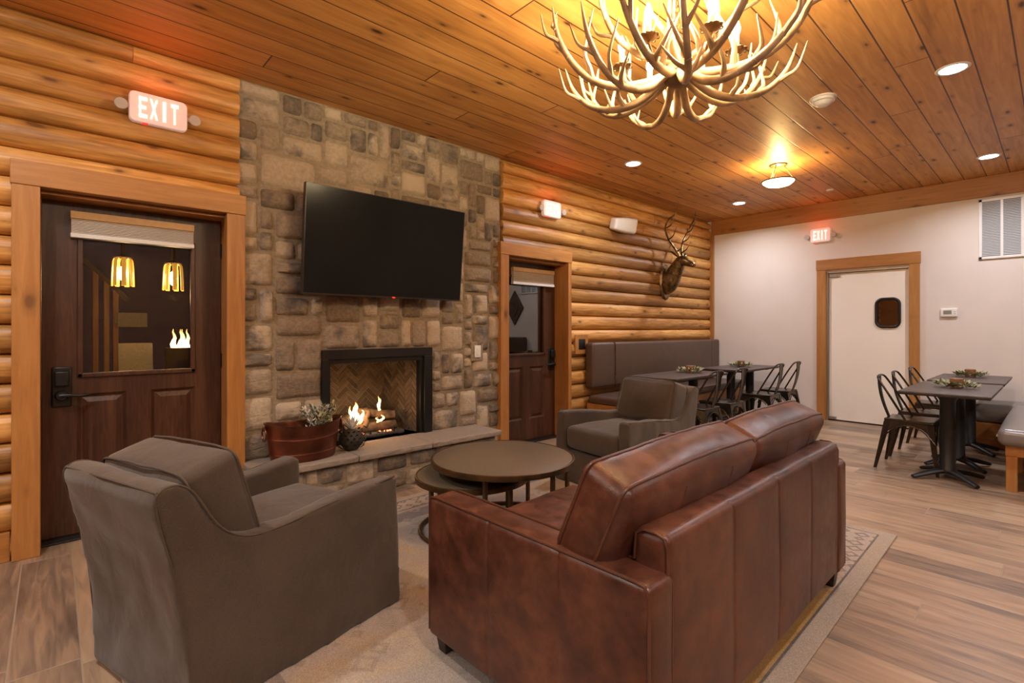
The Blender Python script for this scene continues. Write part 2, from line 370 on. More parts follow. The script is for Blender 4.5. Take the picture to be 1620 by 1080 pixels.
def flame_mat():
    m, nt, bs = newmat('flame')
    g = nd(nt, 'ShaderNodeTexCoord').outputs['Generated']
    z = nd(nt, 'ShaderNodeSeparateXYZ', {0: g}).outputs[2]
    col = ramp(nt, z, [(0.0, (1.0,0.45,0.12)), (0.35, (1.0,0.78,0.42)), (0.75, (1.0,0.55,0.14)), (1.0, (1.0,0.28,0.04))])
    nt.links.new(col, bs.inputs['Emission Color'])
    bs.inputs['Base Color'].default_value = (0.9,0.5,0.2,1)
    bs.inputs['Emission Strength'].default_value = 4.0
    return m
MAT['flame'] = flame_mat()

# ------------------------------------------------------------------ mesh helpers
class MB:
    def __init__(s): s.v = []; s.f = []; s.t = []; s.cur = (0.5, 0.5, 0.5)
    def add(s, vs, fs, M=None):
        b = len(s.v)
        for p in vs:
            p = Vector(p)
            if M is not None: p = M @ p
            s.v.append(p); s.t.append(s.cur)
        s.f += [tuple(b+i for i in f) for f in fs]
        return s
    def box(s, a, b, M=None):
        (x0,y0,z0),(x1,y1,z1) = a, b
        vs = [(x0,y0,z0),(x1,y0,z0),(x1,y1,z0),(x0,y1,z0),(x0,y0,z1),(x1,y0,z1),(x1,y1,z1),(x0,y1,z1)]
        return s.add(vs, [(0,3,2,1),(4,5,6,7),(0,1,5,4),(1,2,6,5),(2,3,7,6),(3,0,4,7)], M)
    def cbox(s, c, d, M=None):
        return s.box(tuple(c[i]-d[i]/2 for i in range(3)), tuple(c[i]+d[i]/2 for i in range(3)), M)
    def tube(s, pts, rad, n=10, M=None, cap=True, flat=1.0, closed=False):
        pts = [Vector(p) for p in pts]; k = len(pts)
        if not isinstance(rad, (list, tuple)): rad = [rad]*k
        vs = []; fs = []
        prev = None
        for i, p in enumerate(pts):
            if closed: t = pts[(i+1) % k]-pts[i-1]
            else: t = pts[min(i+1, k-1)]-pts[max(i-1, 0)]
            if t.length < 1e-9: t = Vector((0,0,1))
            t.normalize()
            if prev is None:
                a = Vector((0,0,1)) if abs(t.z) < 0.9 else Vector((1,0,0))
                u = t.cross(a).normalized()
            else:
                u = (prev - t*prev.dot(t))
                u = u.normalized() if u.length > 1e-6 else t.orthogonal().normalized()
            prev = u; w_ = t.cross(u)
            for j in range(n):
                a = 2*math.pi*j/n
                vs.append(p + (u*math.cos(a) + w_*math.sin(a)*flat)*rad[i])
        last = k if closed else k-1
        for i in range(last):
            i2 = (i+1) % k
            for j in range(n):
                j2 = (j+1) % n
                fs.append((i*n+j, i*n+j2, i2*n+j2, i2*n+j))
        if cap and not closed:
            fs.append(tuple(range(n-1, -1, -1))); fs.append(tuple((k-1)*n+j for j in range(n)))
        return s.add(vs, fs, M)
    def lathe(s, prof, n=32, M=None, sx=1.0, sy=1.0, close=True):
        vs = []; fs = []
        for r, z in prof:
            for j in range(n):
                a = 2*math.pi*j/n; vs.append((r*math.cos(a)*sx, r*math.sin(a)*sy, z))
        k = len(prof)
        for i in range(k-1):
            for j in range(n):
                j2 = (j+1) % n
                fs.append((i*n+j, i*n+j2, (i+1)*n+j2, (i+1)*n+j))
        if close:
            if prof[0][0] > 1e-5: fs.append(tuple(range(n-1, -1, -1)))
            if prof[-1][0] > 1e-5: fs.append(tuple((k-1)*n+j for j in range(n)))
        return s.add(vs, fs, M)
    def prism(s, poly, a, b, axis=0, M=None):
        """polygon of 2-D points extruded along axis from a to b; the other two axes in order"""
        n = len(poly); vs = []
        for h in (a, b):
            for p, q in poly:
                c = [p, q]; c.insert(axis, h); vs.append(tuple(c))
        fs = [tuple(range(n)), tuple(range(2*n-1, n-1, -1))]
        for i in range(n):
            j = (i+1) % n; fs.append((i, i+n, j+n, j))
        return s.add(vs, fs, M)
    def soft(s, c, size, r, seg=3, div=(8,8,8), puff=(0,0,0), fn=None, M=None, extra=None):
        """rounded, puffed box; fn(p, n) -> extra offset vector, p local to the box"""
        h = [d/2 for d in size]
        axes = []
        for i in range(3):
            rr = min(r, h[i]*0.98)
            a = [-h[i]+rr*k/seg for k in range(seg+1)]
            inner = [-h[i]+rr+(2*h[i]-2*rr)*k/div[i] for k in range(1, div[i])]
            if extra and extra[i]:
                inner = sorted(set([round(x,4) for x in inner+list(extra[i])]))
            b = [h[i]-rr*k/seg for k in range(seg, -1, -1)]
            axes.append(a+inner+b)
        idx = {}; vs = []; fs = []
        def vert(i, j, k):
            key = (i, j, k)
            if key in idx: return idx[key]
            p = Vector((axes[0][i], axes[1][j], axes[2][k]))
            q = Vector([max(-(h[m]-r), min(h[m]-r, p[m])) if h[m] > r else 0.0 for m in range(3)])
            d = p-q
            n_ = d.normalized() if d.length > 1e-9 else Vector((0,0,0))
            o = q + n_*r
            e = [1-(o[m]/h[m])**2 for m in range(3)]
            e = [max(0, x) for x in e]
            o2 = o.copy()
            o2.x += n_.x*puff[0]*e[1]*e[2]; o2.y += n_.y*puff[1]*e[0]*e[2]; o2.z += n_.z*puff[2]*e[0]*e[1]
            if fn: o2 += fn(o, n_)
            idx[key] = len(vs); vs.append(o2+Vector(c)); return idx[key]
        N = [len(a) for a in axes]
        def quad(a, b, c_, d_, flip):
            fs.append((a, d_, c_, b) if flip else (a, b, c_, d_))
        for k in (0, N[2]-1):
            for i in range(N[0]-1):
                for j in range(N[1]-1):
                    quad(vert(i,j,k), vert(i+1,j,k), vert(i+1,j+1,k), vert(i,j+1,k), k == 0)
        for j in (0, N[1]-1):
            for i in range(N[0]-1):
                for k in range(N[2]-1):
                    quad(vert(i,j,k), vert(i+1,j,k), vert(i+1,j,k+1), vert(i,j,k+1), j != 0)
        for i in (0, N[0]-1):
            for j in range(N[1]-1):
                for k in range(N[2]-1):
                    quad(vert(i,j,k), vert(i,j+1,k), vert(i,j+1,k+1), vert(i,j,k+1), i == 0)
        return s.add(vs, fs, M)
    def build(s, name, mat, parent=None, world=False, smooth=40, bevel=0.0, bseg=2, label=None):
        me = bpy.data.meshes.new(name)
        off = Vector(parent.get('_at', (0,0,0))) if (parent is not None and world) else Vector((0,0,0))
        me.from_pydata([v-off for v in s.v], [], s.f)
        at = me.color_attributes.new('tone', 'FLOAT_COLOR', 'POINT')
        flat = []
        for t in s.t: flat += [t[0], t[1], t[2], 1.0]
        at.data.foreach_set('color', flat)
        me.validate(); 
        bm = bmesh.new(); bm.from_mesh(me); bmesh.ops.recalc_face_normals(bm, faces=bm.faces); bm.to_mesh(me); bm.free()
        me.materials.append(MAT[mat] if isinstance(mat, str) else mat)
        if smooth:
            me.polygons.foreach_set('use_smooth', [True]*len(me.polygons))
            me.set_sharp_from_angle(angle=R(smooth))
        o = bpy.data.objects.new(name, me); C.objects.link(o)
        if parent is not None: o.parent = parent
        if bevel:
            b = o.modifiers.new('bevel', 'BEVEL'); b.width = bevel; b.segments = bseg; b.limit_method = 'ANGLE'; b.angle_limit = R(40)
            b.harden_normals = False
        if label: o['label'] = label
        return o

AT = {}
def thing(name, label, cat, loc=(0,0,0), rz=0.0, group=None):
    o = bpy.data.objects.new(name, None); C.objects.link(o); o.empty_display_size = 0.1
    o.location = loc; o.rotation_euler = (0,0,rz); o['label'] = label; o['category'] = cat
    o['_at'] = tuple(loc)
    if group: o['group'] = group
    return o
def tag(o, label, cat, group=None):
    o['label'] = label; o['category'] = cat
    if group: o['group'] = group
    return o
def struct(o, label=None, cat=None):
    o['kind'] = 'structure'
    if label: o['label'] = label
    if cat: o['category'] = cat
    return o
def dup(root, loc, rz, label, group=None):
    r = root.copy(); C.objects.link(r); r.location = loc; r.rotation_euler = (0,0,rz); r['label'] = label
    r['_at'] = tuple(loc)
    if group: r['group'] = group
    def rec(src, dst):
        for ch in list(src.children):
            c = ch.copy(); C.objects.link(c); c.parent = dst; rec(ch, c)
    rec(root, r)
    return r
def smoothpath(pts, n=6):
    P = [Vector(p) for p in pts]; out = []
    for i in range(len(P)-1):
        p0 = P[max(i-1,0)]; p1 = P[i]; p2 = P[i+1]; p3 = P[min(i+2,len(P)-1)]
        for k in range(n):
            t = k/n
            out.append(0.5*((2*p1)+(p2-p0)*t+(2*p0-5*p1+4*p2-p3)*t*t+(3*p1-p0-3*p2+p3)*t**3))
    out.append(P[-1]); return out
def lerp_list(vals, n):
    out = []
    for i in range(n):
        x = i/(n-1)*(len(vals)-1); k = min(int(x), len(vals)-2); out.append(vals[k]+(vals[k+1]-vals[k])*(x-k))
    return out
def circle(c, r, n=48, z=0.0, a0=0.0, a1=2*math.pi):
    closed = abs(a1-a0-2*math.pi) < 1e-6
    m = n if closed else n+1
    return [(c[0]+r*math.cos(a0+(a1-a0)*i/n), c[1]+r*math.sin(a0+(a1-a0)*i/n), z) for i in range(m)]
def rrect(cx, cy, w_, h_, r_, n=6):
    pts = []
    for (sx, sy, a0) in ((1,1,0), (-1,1,90), (-1,-1,180), (1,-1,270)):
        for i in range(n+1):
            a = R(a0+90*i/n); pts.append((cx+sx*(w_/2-r_)+r_*math.cos(a), cy+sy*(h_/2-r_)+r_*math.sin(a)))
    return pts
def T(x, y, z): return Matrix.Translation((x, y, z))
def RX(a): return Matrix.Rotation(a, 4, 'X')
def RY(a): return Matrix.Rotation(a, 4, 'Y')
def RZ(a): return Matrix.Rotation(a, 4, 'Z')

# ------------------------------------------------------------------ room shell
LX = -3.90           # log wall plane (the seams between the logs)
FY = 7.94            # far wall
RXW, BY = 3.4, -3.4  # right and back walls, out of the picture
CZ = 3.02
D1 = (-0.058, 0.89, 2.035)     # door 1 opening y0, y1, head
D2 = (3.455, 4.40, 2.01)
mb = MB(); mb.box((-4.15, BY-0.1, -0.1), (RXW+0.1, FY+0.1, 0.0)); struct(mb.build('floor', 'floor', smooth=0))
mb = MB(); mb.box((-4.15, BY-0.1, CZ), (RXW+0.1, FY+0.1, CZ+0.1)); struct(mb.build('ceiling', 'ceiling', smooth=0))
# far wall with the door opening
D3 = (-2.20, -1.275, 2.05)
mb = MB()
mb.box((-4.15, FY, 0), (D3[0], FY+0.12, CZ)); mb.box((D3[1], FY, 0), (RXW, FY+0.12, CZ)); mb.box((D3[0], FY, D3[2]), (D3[1], FY+0.12, CZ))
struct(mb.build('wall_far', 'drywall', smooth=0))
mb = MB(); mb.box((RXW, BY, 0), (RXW+0.1, FY, CZ)); struct(mb.build('wall_right', 'trim_y', smooth=0))
mb = MB(); mb.box((-4.15, BY-0.1, 0), (RXW, BY, CZ)); struct(mb.build('wall_back', 'trim_x', smooth=0))
# timber board under the ceiling and corner post on the far wall
mb = MB(); mb.box((-3.84, FY-0.03, 2.787), (RXW, FY, CZ)); struct(mb.build('trim_1', 'trim_x', smooth=0, bevel=0.003))
mb = MB(); mb.box((-3.86, FY-0.045, 0), (-3.80, FY, 2.787)); struct(mb.build('trim_2', 'trim', smooth=0, bevel=0.003))

def log_wall():
    rnd = random.Random(5)
    mb = MB()
    seams0 = 2.263-0.1625*14
    pitch = 0.1625
    nseg = 8
    def log(y0, y1, z0, z1, key):
        mb.cur = (rnd.random(), rnd.random(), rnd.random())
        ny = max(2, int((y1-y0)/0.18))
        vs = []; fs = []
        for i in range(ny+1):
            y = y0+(y1-y0)*i/ny
            bow = 0.006*mnoise.noise(Vector((y*0.8, key*3.7, 0.3)))
            dr = 1+0.16*mnoise.noise(Vector((y*1.1, key*5.1, 9.0)))
            for k in range(nseg+1):
                a = math.pi*k/nseg
                z = z0+(z1-z0)*(0.5-0.5*math.cos(a))
                x = LX - 0.012 + 0.068*dr*math.sin(a)**0.75 + bow
                vs.append((x, y, z+bow*0.5*math.sin(a)))
        for i in range(ny):
            for k in range(nseg):
                a = i*(nseg+1)+k
                fs.append((a, a+nseg+1, a+nseg+2, a+1))
        # end caps
        fs.append(tuple(range(nseg+1))); fs.append(tuple(ny*(nseg+1)+k for k in range(nseg, -1, -1)))
        mb.add(vs, fs)
    k = 0
    z = seams0
    while z < CZ-0.01:
        z0 = max(0.0, z); z1 = min(CZ, z+pitch)
        if z1-z0 > 0.02:
            zc = (z0+z1)/2
            # left stretch
            segs = [(BY, 0.955)] if zc > D1[2]+0.06 else [(BY, -0.10)]
            if abs(zc-2.99) < 0.09: segs = [(BY, 0.36), (0.362, 0.955)]
            for a, b in segs: log(a, b, z0, z1, k+rnd.random())
            a = 3.40 if zc > D2[2]+0.06 else 4.40
            if rnd.random() < 0.35 and a < 4: 
                m_ = rnd.uniform(5.6, 6.9); log(a, m_, z0-0.028, z1-0.028, k+.2); log(m_+0.003, FY-0.03, z0-0.028, z1-0.028, k+.7)
            else: log(a, FY-0.03, max(0, z0-0.028), z1-0.028 if z1 < CZ-0.001 else CZ, k+20.3)
        z += pitch; k += 1
    # backing boards
    mb.cur = (0.3, 0.5, 0.5)
    mb.box((LX-0.25, BY, 0), (LX-0.014, D1[0], CZ)); mb.box((LX-0.25, D1[0], D1[2]), (LX-0.014, D1[1], CZ)); mb.box((LX-0.25, D1[1], 0), (LX-0.014, 0.93, CZ))
    mb.box((LX-0.25, 3.39, 0), (LX-0.014, D2[0], CZ)); mb.box((LX-0.25, D2[0], D2[2]), (LX-0.014, D2[1], CZ)); mb.box((LX-0.25, D2[1], 0), (LX-0.014, FY, CZ))
    return mb.build('wall_left', 'log', smooth=50)
struct(log_wall())
mb = MB(); mb.box((LX-0.01, BY, 0), (LX+0.055, -0.175, 0.16)); struct(mb.build('baseboard_left', 'trim_y', smooth=0, bevel=0.004))

# ------------------------------------------------------------------ doors
def lever_lock(parent, y, z, x, side, deadbolt_h=0.2):
    """keypad lock with lever; side = direction of the lever along y"""
    m = MB(); m.box((x, y-0.046, z-0.07), (x+0.016, y+0.046, z+deadbolt_h)); p = m.build('lock_plate', 'black_satin', parent, True, bevel=0.012, bseg=3)
    m = MB(); m.cbox((x+0.03, y, z+deadbolt_h-0.07), (0.034, 0.066, 0.09)); m.build('keypad_cover', 'black_iron', p, False, bevel=0.008).location = -Vector(parent['_at'])
    m = MB(); m.tube([(x+0.014, y, z), (x+0.06, y, z)], [0.034, 0.024], 20)
    m.tube(smoothpath([(x+0.055, y-0.01*side, z), (x+0.06, y+0.03*side, z+0.002), (x+0.055, y+0.085*side, z-0.004), (x+0.045, y+0.125*side, z+0.002)], 5), [0.016,0.015,0.014,0.013,0.012,0.012,0.012,0.011,0.011,0.010,0.010,0.010,0.009,0.008,0.007,0.006], 12)
    h = m.build('lever_handle', 'black_satin', parent, True)

def panel_door(name, label, D, tr, lock_y, lock_side, lock_z, glass, blind, panels, lock_h):
    root = thing(name, label, 'door', (-3.95, (D[0]+D[1])/2, 0.0)); struct(root)
    y0, y1, hz = D
    # casing
    to0, to1, th = tr
    m = MB(); m.box((-3.90, to0, 0), (-3.825, y0+0.003, hz+0.018)); m.build('casing', 'trim', root, True, 0, bevel=0.004)
    m = MB(); m.box((-3.90, y1-0.02, 0), (-3.825, to1, hz+0.018)); m.build('casing', 'trim', root, True, 0, bevel=0.004)
    m = MB(); m.box((-3.90, to0-0.005, hz+0.018), (-3.82, to1+0.005, th)); m.build('casing', 'trim_y', root, True, 0, bevel=0.004)
    # jamb
    m = MB(); m.box((-4.16, y0-0.01, 0), (-3.90, y0+0.003, hz)); m.box((-4.16, y1-0.003, 0), (-3.90, y1+0.01, hz)); m.box((-4.16, y0-0.01, hz-0.003), (-3.90, y1+0.01, hz+0.01))
    m.build('jamb', 'trim', root, True, 0)
    m = MB(); m.box((-4.14, y0, 0), (-3.96, y1, 0.012)); m.build('threshold', 'black_iron', root, True, 0, bevel=0.004)
    # slab: stiles and rails round the pane and the panels
    xb, xf = -4.10, -4.055
    g0, g1, gz0, gz1 = glass
    m = MB()
    s0, s1 = y0+0.006, y1-0.006
    m.box((xb, s0, 0.016), (xf, g0, hz-0.004)); m.box((xb, g1, 0.016), (xf, s1, hz-0.004))
    m.box((xb, g0, gz1), (xf, g1, hz-0.004)); m.box((xb, g0, panels[0][3]), (xf, g1, gz0))
    pz0 = panels[0][2]
    m.box((xb, g0, 0.016), (xf, g1, pz0))
    ys = sorted([g0]+[p[0] for p in panels]+[p[1] for p in panels]+[g1])
    for i in range(0, len(ys), 2):
        if ys[i+1]-ys[i] > 0.001: m.box((xb, ys[i], pz0), (xf, ys[i+1], panels[0][3]))
    sl = m.build('door_slab', 'walnut', root, True, 0)
    for p in panels:
        m = MB()
        a0, a1, b0, b1 = p; k = 0.018; q = 0.052
        def ring(o, x): return [(x, a0+o, b0+o), (x, a1-o, b0+o), (x, a1-o, b1-o), (x, a0+o, b1-o)]
        vs = ring(0, xf)+ring(k, xf-0.016)+ring(k+0.006, xf-0.016)+ring(q, xf-0.002)
        fs = []
        for r_ in range(3):
            for i in range(4):
                j = (i+1) % 4; fs.append((r_*4+i, r_*4+j, r_*4+4+j, r_*4+4+i))
        fs.append((12,13,14,15)); m.add(vs, fs); m.build('raised_panel', 'walnut', root, True, 20)
    # glazing bead and glass
    m = MB(); bw = 0.028
    for a, b in (((g0, gz0), (g1, gz0+bw)), ((g0, gz1-bw), (g1, gz1)), ((g0, gz0), (g0+bw, gz1)), ((g1-bw, gz0), (g1, gz1))):
        m.box((xf-0.02, a[0], a[1]), (xf+0.014, b[0], b[1]))
    m.build('glazing_bead', 'walnut', root, True, 0, bevel=0.006)
    m = MB(); m.box((xf-0.026, g0+0.002, gz0+0.002), (xf-0.020, g1-0.002, gz1-0.002)); m.build('glass_pane', 'glass_clear' if name == 'door_1' else 'glass', root, True, 0)
    # pleated shade, raised
    b0, b1, bz0, bz1 = blind
    m = MB(); m.box((xf+0.004, b0, bz1-0.045), (xf+0.05, b1, bz1)); bl = m.build('window_shade', 'blind_rail', root, True, 0, bevel=0.004, label='raised pleated shade with a tan head rail')
    m = MB(); n = 9; h = (bz1-0.045-bz0-0.03)/n
    for i in range(n):
        z = bz0+0.03+h*i
        m.prism([(xf+0.006, z), (xf+0.044, z+h*0.25), (xf+0.05, z+h*0.5), (xf+0.044, z+h*0.75), (xf+0.006, z+h)], b0+0.004, b1-0.004, axis=1) if False else \
        m.add([(xf+0.006, b0+.004, z), (xf+0.046, b0+.004, z+h*.15), (xf+0.046, b0+.004, z+h*.6), (xf+0.034, b0+.004, z+h*.8), (xf+0.006, b0+.004, z+h),
               (xf+0.006, b1-.004, z), (xf+0.046, b1-.004, z+h*.15), (xf+0.046, b1-.004, z+h*.6), (xf+0.034, b1-.004, z+h*.8), (xf+0.006, b1-.004, z+h)],
              [(0,1,2,3,4), (9,8,7,6,5), (0,5,6,1), (1,6,7,2), (2,7,8,3), (3,8,9,4), (4,9,5,0)])
    o = m.build('shade_pleats', 'blind', bl, False, 0); o.location = -Vector(root['_at'])
    m = MB(); m.box((xf+0.004, b0, bz0), (xf+0.05, b1, bz0+0.028)); o = m.build('bottom_rail', 'white_plastic', bl, False, 0, bevel=0.004); o.location = -Vector(root['_at'])
    lever_lock(root, lock_y, lock_z, xf, lock_side, lock_h)
    return root
d1 = panel_door('door_1', 'dark walnut half glazed door on the left wall beside the stone chimney', D1, (-0.17, 0.984, 2.187), 0.035, 1, 0.865,
    (0.105, 0.725, 0.965, 1.86), (0.074, 0.712, 1.815, 1.975), [(0.105, 0.345, 0.12, 0.865), (0.475, 0.725, 0.12, 0.865)], 0.17)
for z in (0.25, 1.04, 1.82):
    m = MB(); m.box((-4.056, D1[1]-0.012, z-0.05), (-4.04, D1[1]-0.002, z+0.05)); m.build('hinge', 'black_iron', d1, True, 0)
m = MB(); m.box((-4.05, D1[0]-0.001, 0.80), (-3.99, D1[0]+0.004, 0.90)); m.build('strike_plate', 'black_iron', d1, True, 0)
d2 = panel_door('door_2', 'dark walnut half glazed door between the stone chimney and the dining nook', D2, (3.345, 4.436, 2.155), 4.325, -1, 0.855,
    (3.57, 4.225, 0.965, 1.86), (3.684, 4.339, 1.755, 1.942), [(3.60, 3.87, 0.25, 0.84), (3.98, 4.215, 0.25, 0.84)], 0.19)
# strike the slab's own left stile is kept by the opening

# swing door in the far wall
r3 = thing('door_3', 'pale steel swing door with small round-cornered window in the far wall', 'door', ((D3[0]+D3[1])/2, FY, 0)); struct(r3)
m = MB(); m.box((-2.312, FY-0.028, 0), (D3[0]+0.004, FY, 2.083)); m.build('casing', 'trim', r3, True, 0, bevel=0.003)
m = MB(); m.box((D3[1]-0.004, FY-0.028, 0), (-1.175, FY, 2.083)); m.build('casing', 'trim', r3, True, 0, bevel=0.003)
m = MB(); m.box((-2.318, FY-0.032, 2.083), (-1.166, FY, 2.229)); m.build('casing', 'trim_x', r3, True, 0, bevel=0.003)
m = MB(); m.box((D3[0], FY, 0), (D3[0]+0.025, FY+0.1, D3[2])); m.box((D3[1]-0.012, FY, 0), (D3[1], FY+0.1, D3[2])); m.box((D3[0], FY, D3[2]-0.012), (D3[1], FY+0.1, D3[2])); m.build('jamb', 'steel', r3, True, 0)
WC = (-1.507, 1.475)
sx0, sx1, sz1 = D3[0]+0.027, D3[1]-0.014, D3[2]-0.018
inner = rrect(WC[0], WC[1], 0.22, 0.34, 0.06)
# slab face with the hole: ring from the inner outline to the slab's outline
def ring_face(m, inner, rect, y):
    x0, z0, x1, z1 = rect
    out = []
    cx = sum(p[0] for p in inner)/len(inner); cz = sum(p[1] for p in inner)/len(inner)
    for px, pz in inner:
        dx, dz = px-cx, pz-cz
        t = 1e9
        if dx > 1e-9: t = min(t, (x1-cx)/dx)
        if dx < -1e-9: t = min(t, (x0-cx)/dx)
        if dz > 1e-9: t = min(t, (z1-cz)/dz)
        if dz < -1e-9: t = min(t, (z0-cz)/dz)
        out.append((cx+dx*t, cz+dz*t))
    # add the rectangle's corners by snapping the nearest outline points
    for c in ((x0,z0),(x1,z0),(x1,z1),(x0,z1)):
        k = min(range(len(out)), key=lambda i: (out[i][0]-c[0])**2+(out[i][1]-c[1])**2); out[k] = c
    n = len(inner)
    m.add([(p[0], y, p[1]) for p in inner]+[(p[0], y, p[1]) for p in out], [(i, (i+1) % n, n+(i+1) % n, n+i) for i in range(n)])
m = MB(); ring_face(m, inner, (sx0, 0.018, sx1, sz1), FY+0.03); ring_face(m, inner, (sx0, 0.018, sx1, sz1), FY+0.07)
for a, b in (((sx0, FY+.03, .018), (sx0+.001, FY+.07, sz1)), ((sx1-.001, FY+.03, .018), (sx1, FY+.07, sz1)), ((sx0, FY+.03, sz1-.001), (sx1, FY+.07, sz1)), ((sx0, FY+.03, .018), (sx1, FY+.07, .019))): m.box(a, b)
m.build('door_slab', 'steel_white', r3, True, 0)
m = MB(); m.tube([(p[0], FY+0.026, p[1]) for p in rrect(WC[0], WC[1], 0.245, 0.365, 0.07)], 0.017, 8, closed=True); m.build('window_gasket', 'black_satin', r3, True)
m = MB(); m.box((WC[0]-0.115, FY+0.045, WC[1]-0.175), (WC[0]+0.115, FY+0.05, WC[1]+0.175)); m.build('glass_pane', 'glass', r3, True, 0)
m = MB(); m.box((sx0+0.01, FY+0.012, sz1-0.05), (sx0+0.13, FY+0.03, sz1-0.02)); m.build('pivot_hinge', 'steel', r3, True, 0, bevel=0.003)
m = MB(); m.box((sx0+0.01, FY+0.012, 0.03), (sx0+0.09, FY+0.03, 0.06)); m.build('pivot_hinge', 'steel', r3, True, 0, bevel=0.003)
# dim kitchen behind the swing door
m = MB(); m.box((-3.0, FY+1.6, 0), (-0.6, FY+1.65, 2.6)); m.box((-3.0, FY+0.12, -0.05), (-0.6, FY+1.65, 0.0)); m.box((-3.0, FY+0.12, 2.6), (-0.6, FY+1.65, 2.65))
m.box((-3.05, FY+0.12, 0), (-3.0, FY+1.65, 2.6)); m.box((-0.6, FY+0.12, 0), (-0.55, FY+1.65, 2.6)); struct(m.build('wall_kitchen', 'tvglass', smooth=0))

# ------------------------------------------------------------------ stonework
def stones(mb, y0, y1, z0, z1, x, holes, seed, cell=0.052, hmax=9, depth=0.042, M=None):
    rnd = random.Random(seed)
    ny = int(round((y1-y0)/cell)); nz = int(round((z1-z0)/cell))
    cy = (y1-y0)/ny; cz = (z1-z0)/nz
    occ = [[False]*nz for _ in range(ny)]
    for (a, b, c, d) in holes:
        for i in range(ny):
            for j in range(nz):
                yy = y0+(i+.5)*cy; zz = z0+(j+.5)*cz
                if a < yy < b and c < zz < d: occ[i][j] = True
    for j in range(nz):
        for i in range(ny):
            if occ[i][j]: continue
            w_ = rnd.choice([2,3,3,4,4,5,5,6,6,7]); h_ = rnd.choice([2,2,3,3,3,4,4,4,5])
            if rnd.random() < 0.12: w_, h_ = rnd.choice([(8,4),(7,5),(3,5),(2,3)])
            h_ = min(h_, hmax)
            ww = 0
            while ww < w_ and i+ww < ny and not occ[i+ww][j]: ww += 1
            # do not leave a sliver
            rem = 0
            while i+ww+rem < ny and rem < 2 and not occ[i+ww+rem][j]: rem += 1
            if 0 < rem < 2: ww += rem
            hh = 1
            while hh < h_ and j+hh < nz and all(not occ[i+k][j+hh] for k in range(ww)): hh += 1
            if j+hh == nz-1 and all(not occ[i+k][j+hh] for k in range(ww)): hh += 1
            for a in range(ww):
                for b in range(hh): occ[i+a][j+b] = True
            ca = y0+(i+ww/2)*cy; cb = z0+(j+hh/2)*cz
            g = 0.0065
            hx = ww*cy/2-g; hz_ = hh*cz/2-g
            r_ = min(hx, hz_)*rnd.uniform(0.22, 0.5)
            d = depth*rnd.uniform(0.72, 1.15)
            mb.cur = (rnd.random(), rnd.random(), rnd.random())
            n1 = max(5, min(16, int(hx*2/0.024))); n2 = max(5, min(12, int(hz_*2/0.024)))
            sd = rnd.uniform(0, 100)
            vs = []; fs = []
            for p in range(n1+1):
                for q in range(n2+1):
                    a = -1+2*p/n1; b = -1+2*q/n2
                    m_ = max(abs(a), abs(b))
                    # concentrate the samples at the rim
                    px, pz = math.copysign(abs(a)**0.8, a)*hx, math.copysign(abs(b)**0.8, b)*hz_
                    qx = max(-(hx-r_), min(hx-r_, px)); qz = max(-(hz_-r_), min(hz_-r_, pz))
                    dx, dz = px-qx, pz-qz; L = math.hypot(dx, dz)
                    if L > r_: dx, dz = dx*r_/L, dz*r_/L
                    px, pz = qx+dx, qz+dz
                    nn = mnoise.noise(Vector((ca*9+px*11, cb*9+pz*11, sd)))
                    px += 0.0055*m_*mnoise.noise(Vector((pz*16, sd, 1.0))); pz += 0.0055*m_*mnoise.noise(Vector((px*16, sd, 2.0)))
                    hgt = d*(1-m_**5)-0.006*m_ + 0.011*nn*(1-m_**3)
                    vs.append((x+hgt, ca+px, cb+pz))
            for p in range(n1):
                for q in range(n2):
                    a = p*(n2+1)+q; fs.append((a, a+n2+1, a+n2+2, a+1))
            mb.add(vs, fs, M)
    return mb

fp = thing('fireplace', 'tan stone veneer fireplace rising to the ceiling with black firebox and raised hearth', 'fireplace', (-3.9, 2.0, 0))
FBX = (1.535, 2.545, 0.33, 1.10)
mb = MB(); stones(mb, 0.93, 3.39, 0.0, CZ, -3.898, [FBX, (0.9, 3.06, 0.0, 0.33)], 11)
mb.build('stone_veneer', 'stone', fp, True, 60)
mb = MB()
for a, b in (((0.93, 0.0), (FBX[0], CZ)), ((FBX[1], 0.0), (3.39, CZ)), ((FBX[0], FBX[3]), (FBX[1], CZ)), ((FBX[0], 0.0), (FBX[1], FBX[2]))):
    mb.box((-4.15, a[0], a[1]), (-3.893, b[0], b[1]))
mb.build('mortar_bed', 'mortar', fp, True, 0)
mb = MB(); mb.box((-3.90, 1.0, 0.0), (-3.548, 3.03, 0.285)); mb.build('hearth_core', 'mortar', fp, True, 0)
mb = MB(); stones(mb, 1.0, 3.03, 0.0, 0.285, -3.553, [], 23, cell=0.048, hmax=3, depth=0.035)
mb.build('hearth_facing', 'stone', fp, True, 60)
rnd = random.Random(3)
for (a, b) in ((0.97, 1.66), (1.664, 2.30), (2.304, 3.06)):
    mb = MB()
    def chip(p, n_, a=a):
        k = mnoise.noise(Vector((p.y*14+a*7, p.z*30, p.x*14)))*0.009
        return Vector((n_.x*k, n_.y*0.2*k, n_.z*k*0.25))
    mb.soft((-3.69, (a+b)/2, 0.308), (0.42, b-a, 0.048), 0.012, 2, (10, 26, 2), fn=chip)
    mb.cur = (0.5, 0.4, 0.3)
    mb.build('hearth_slab', 'hearth', fp, True, 50)
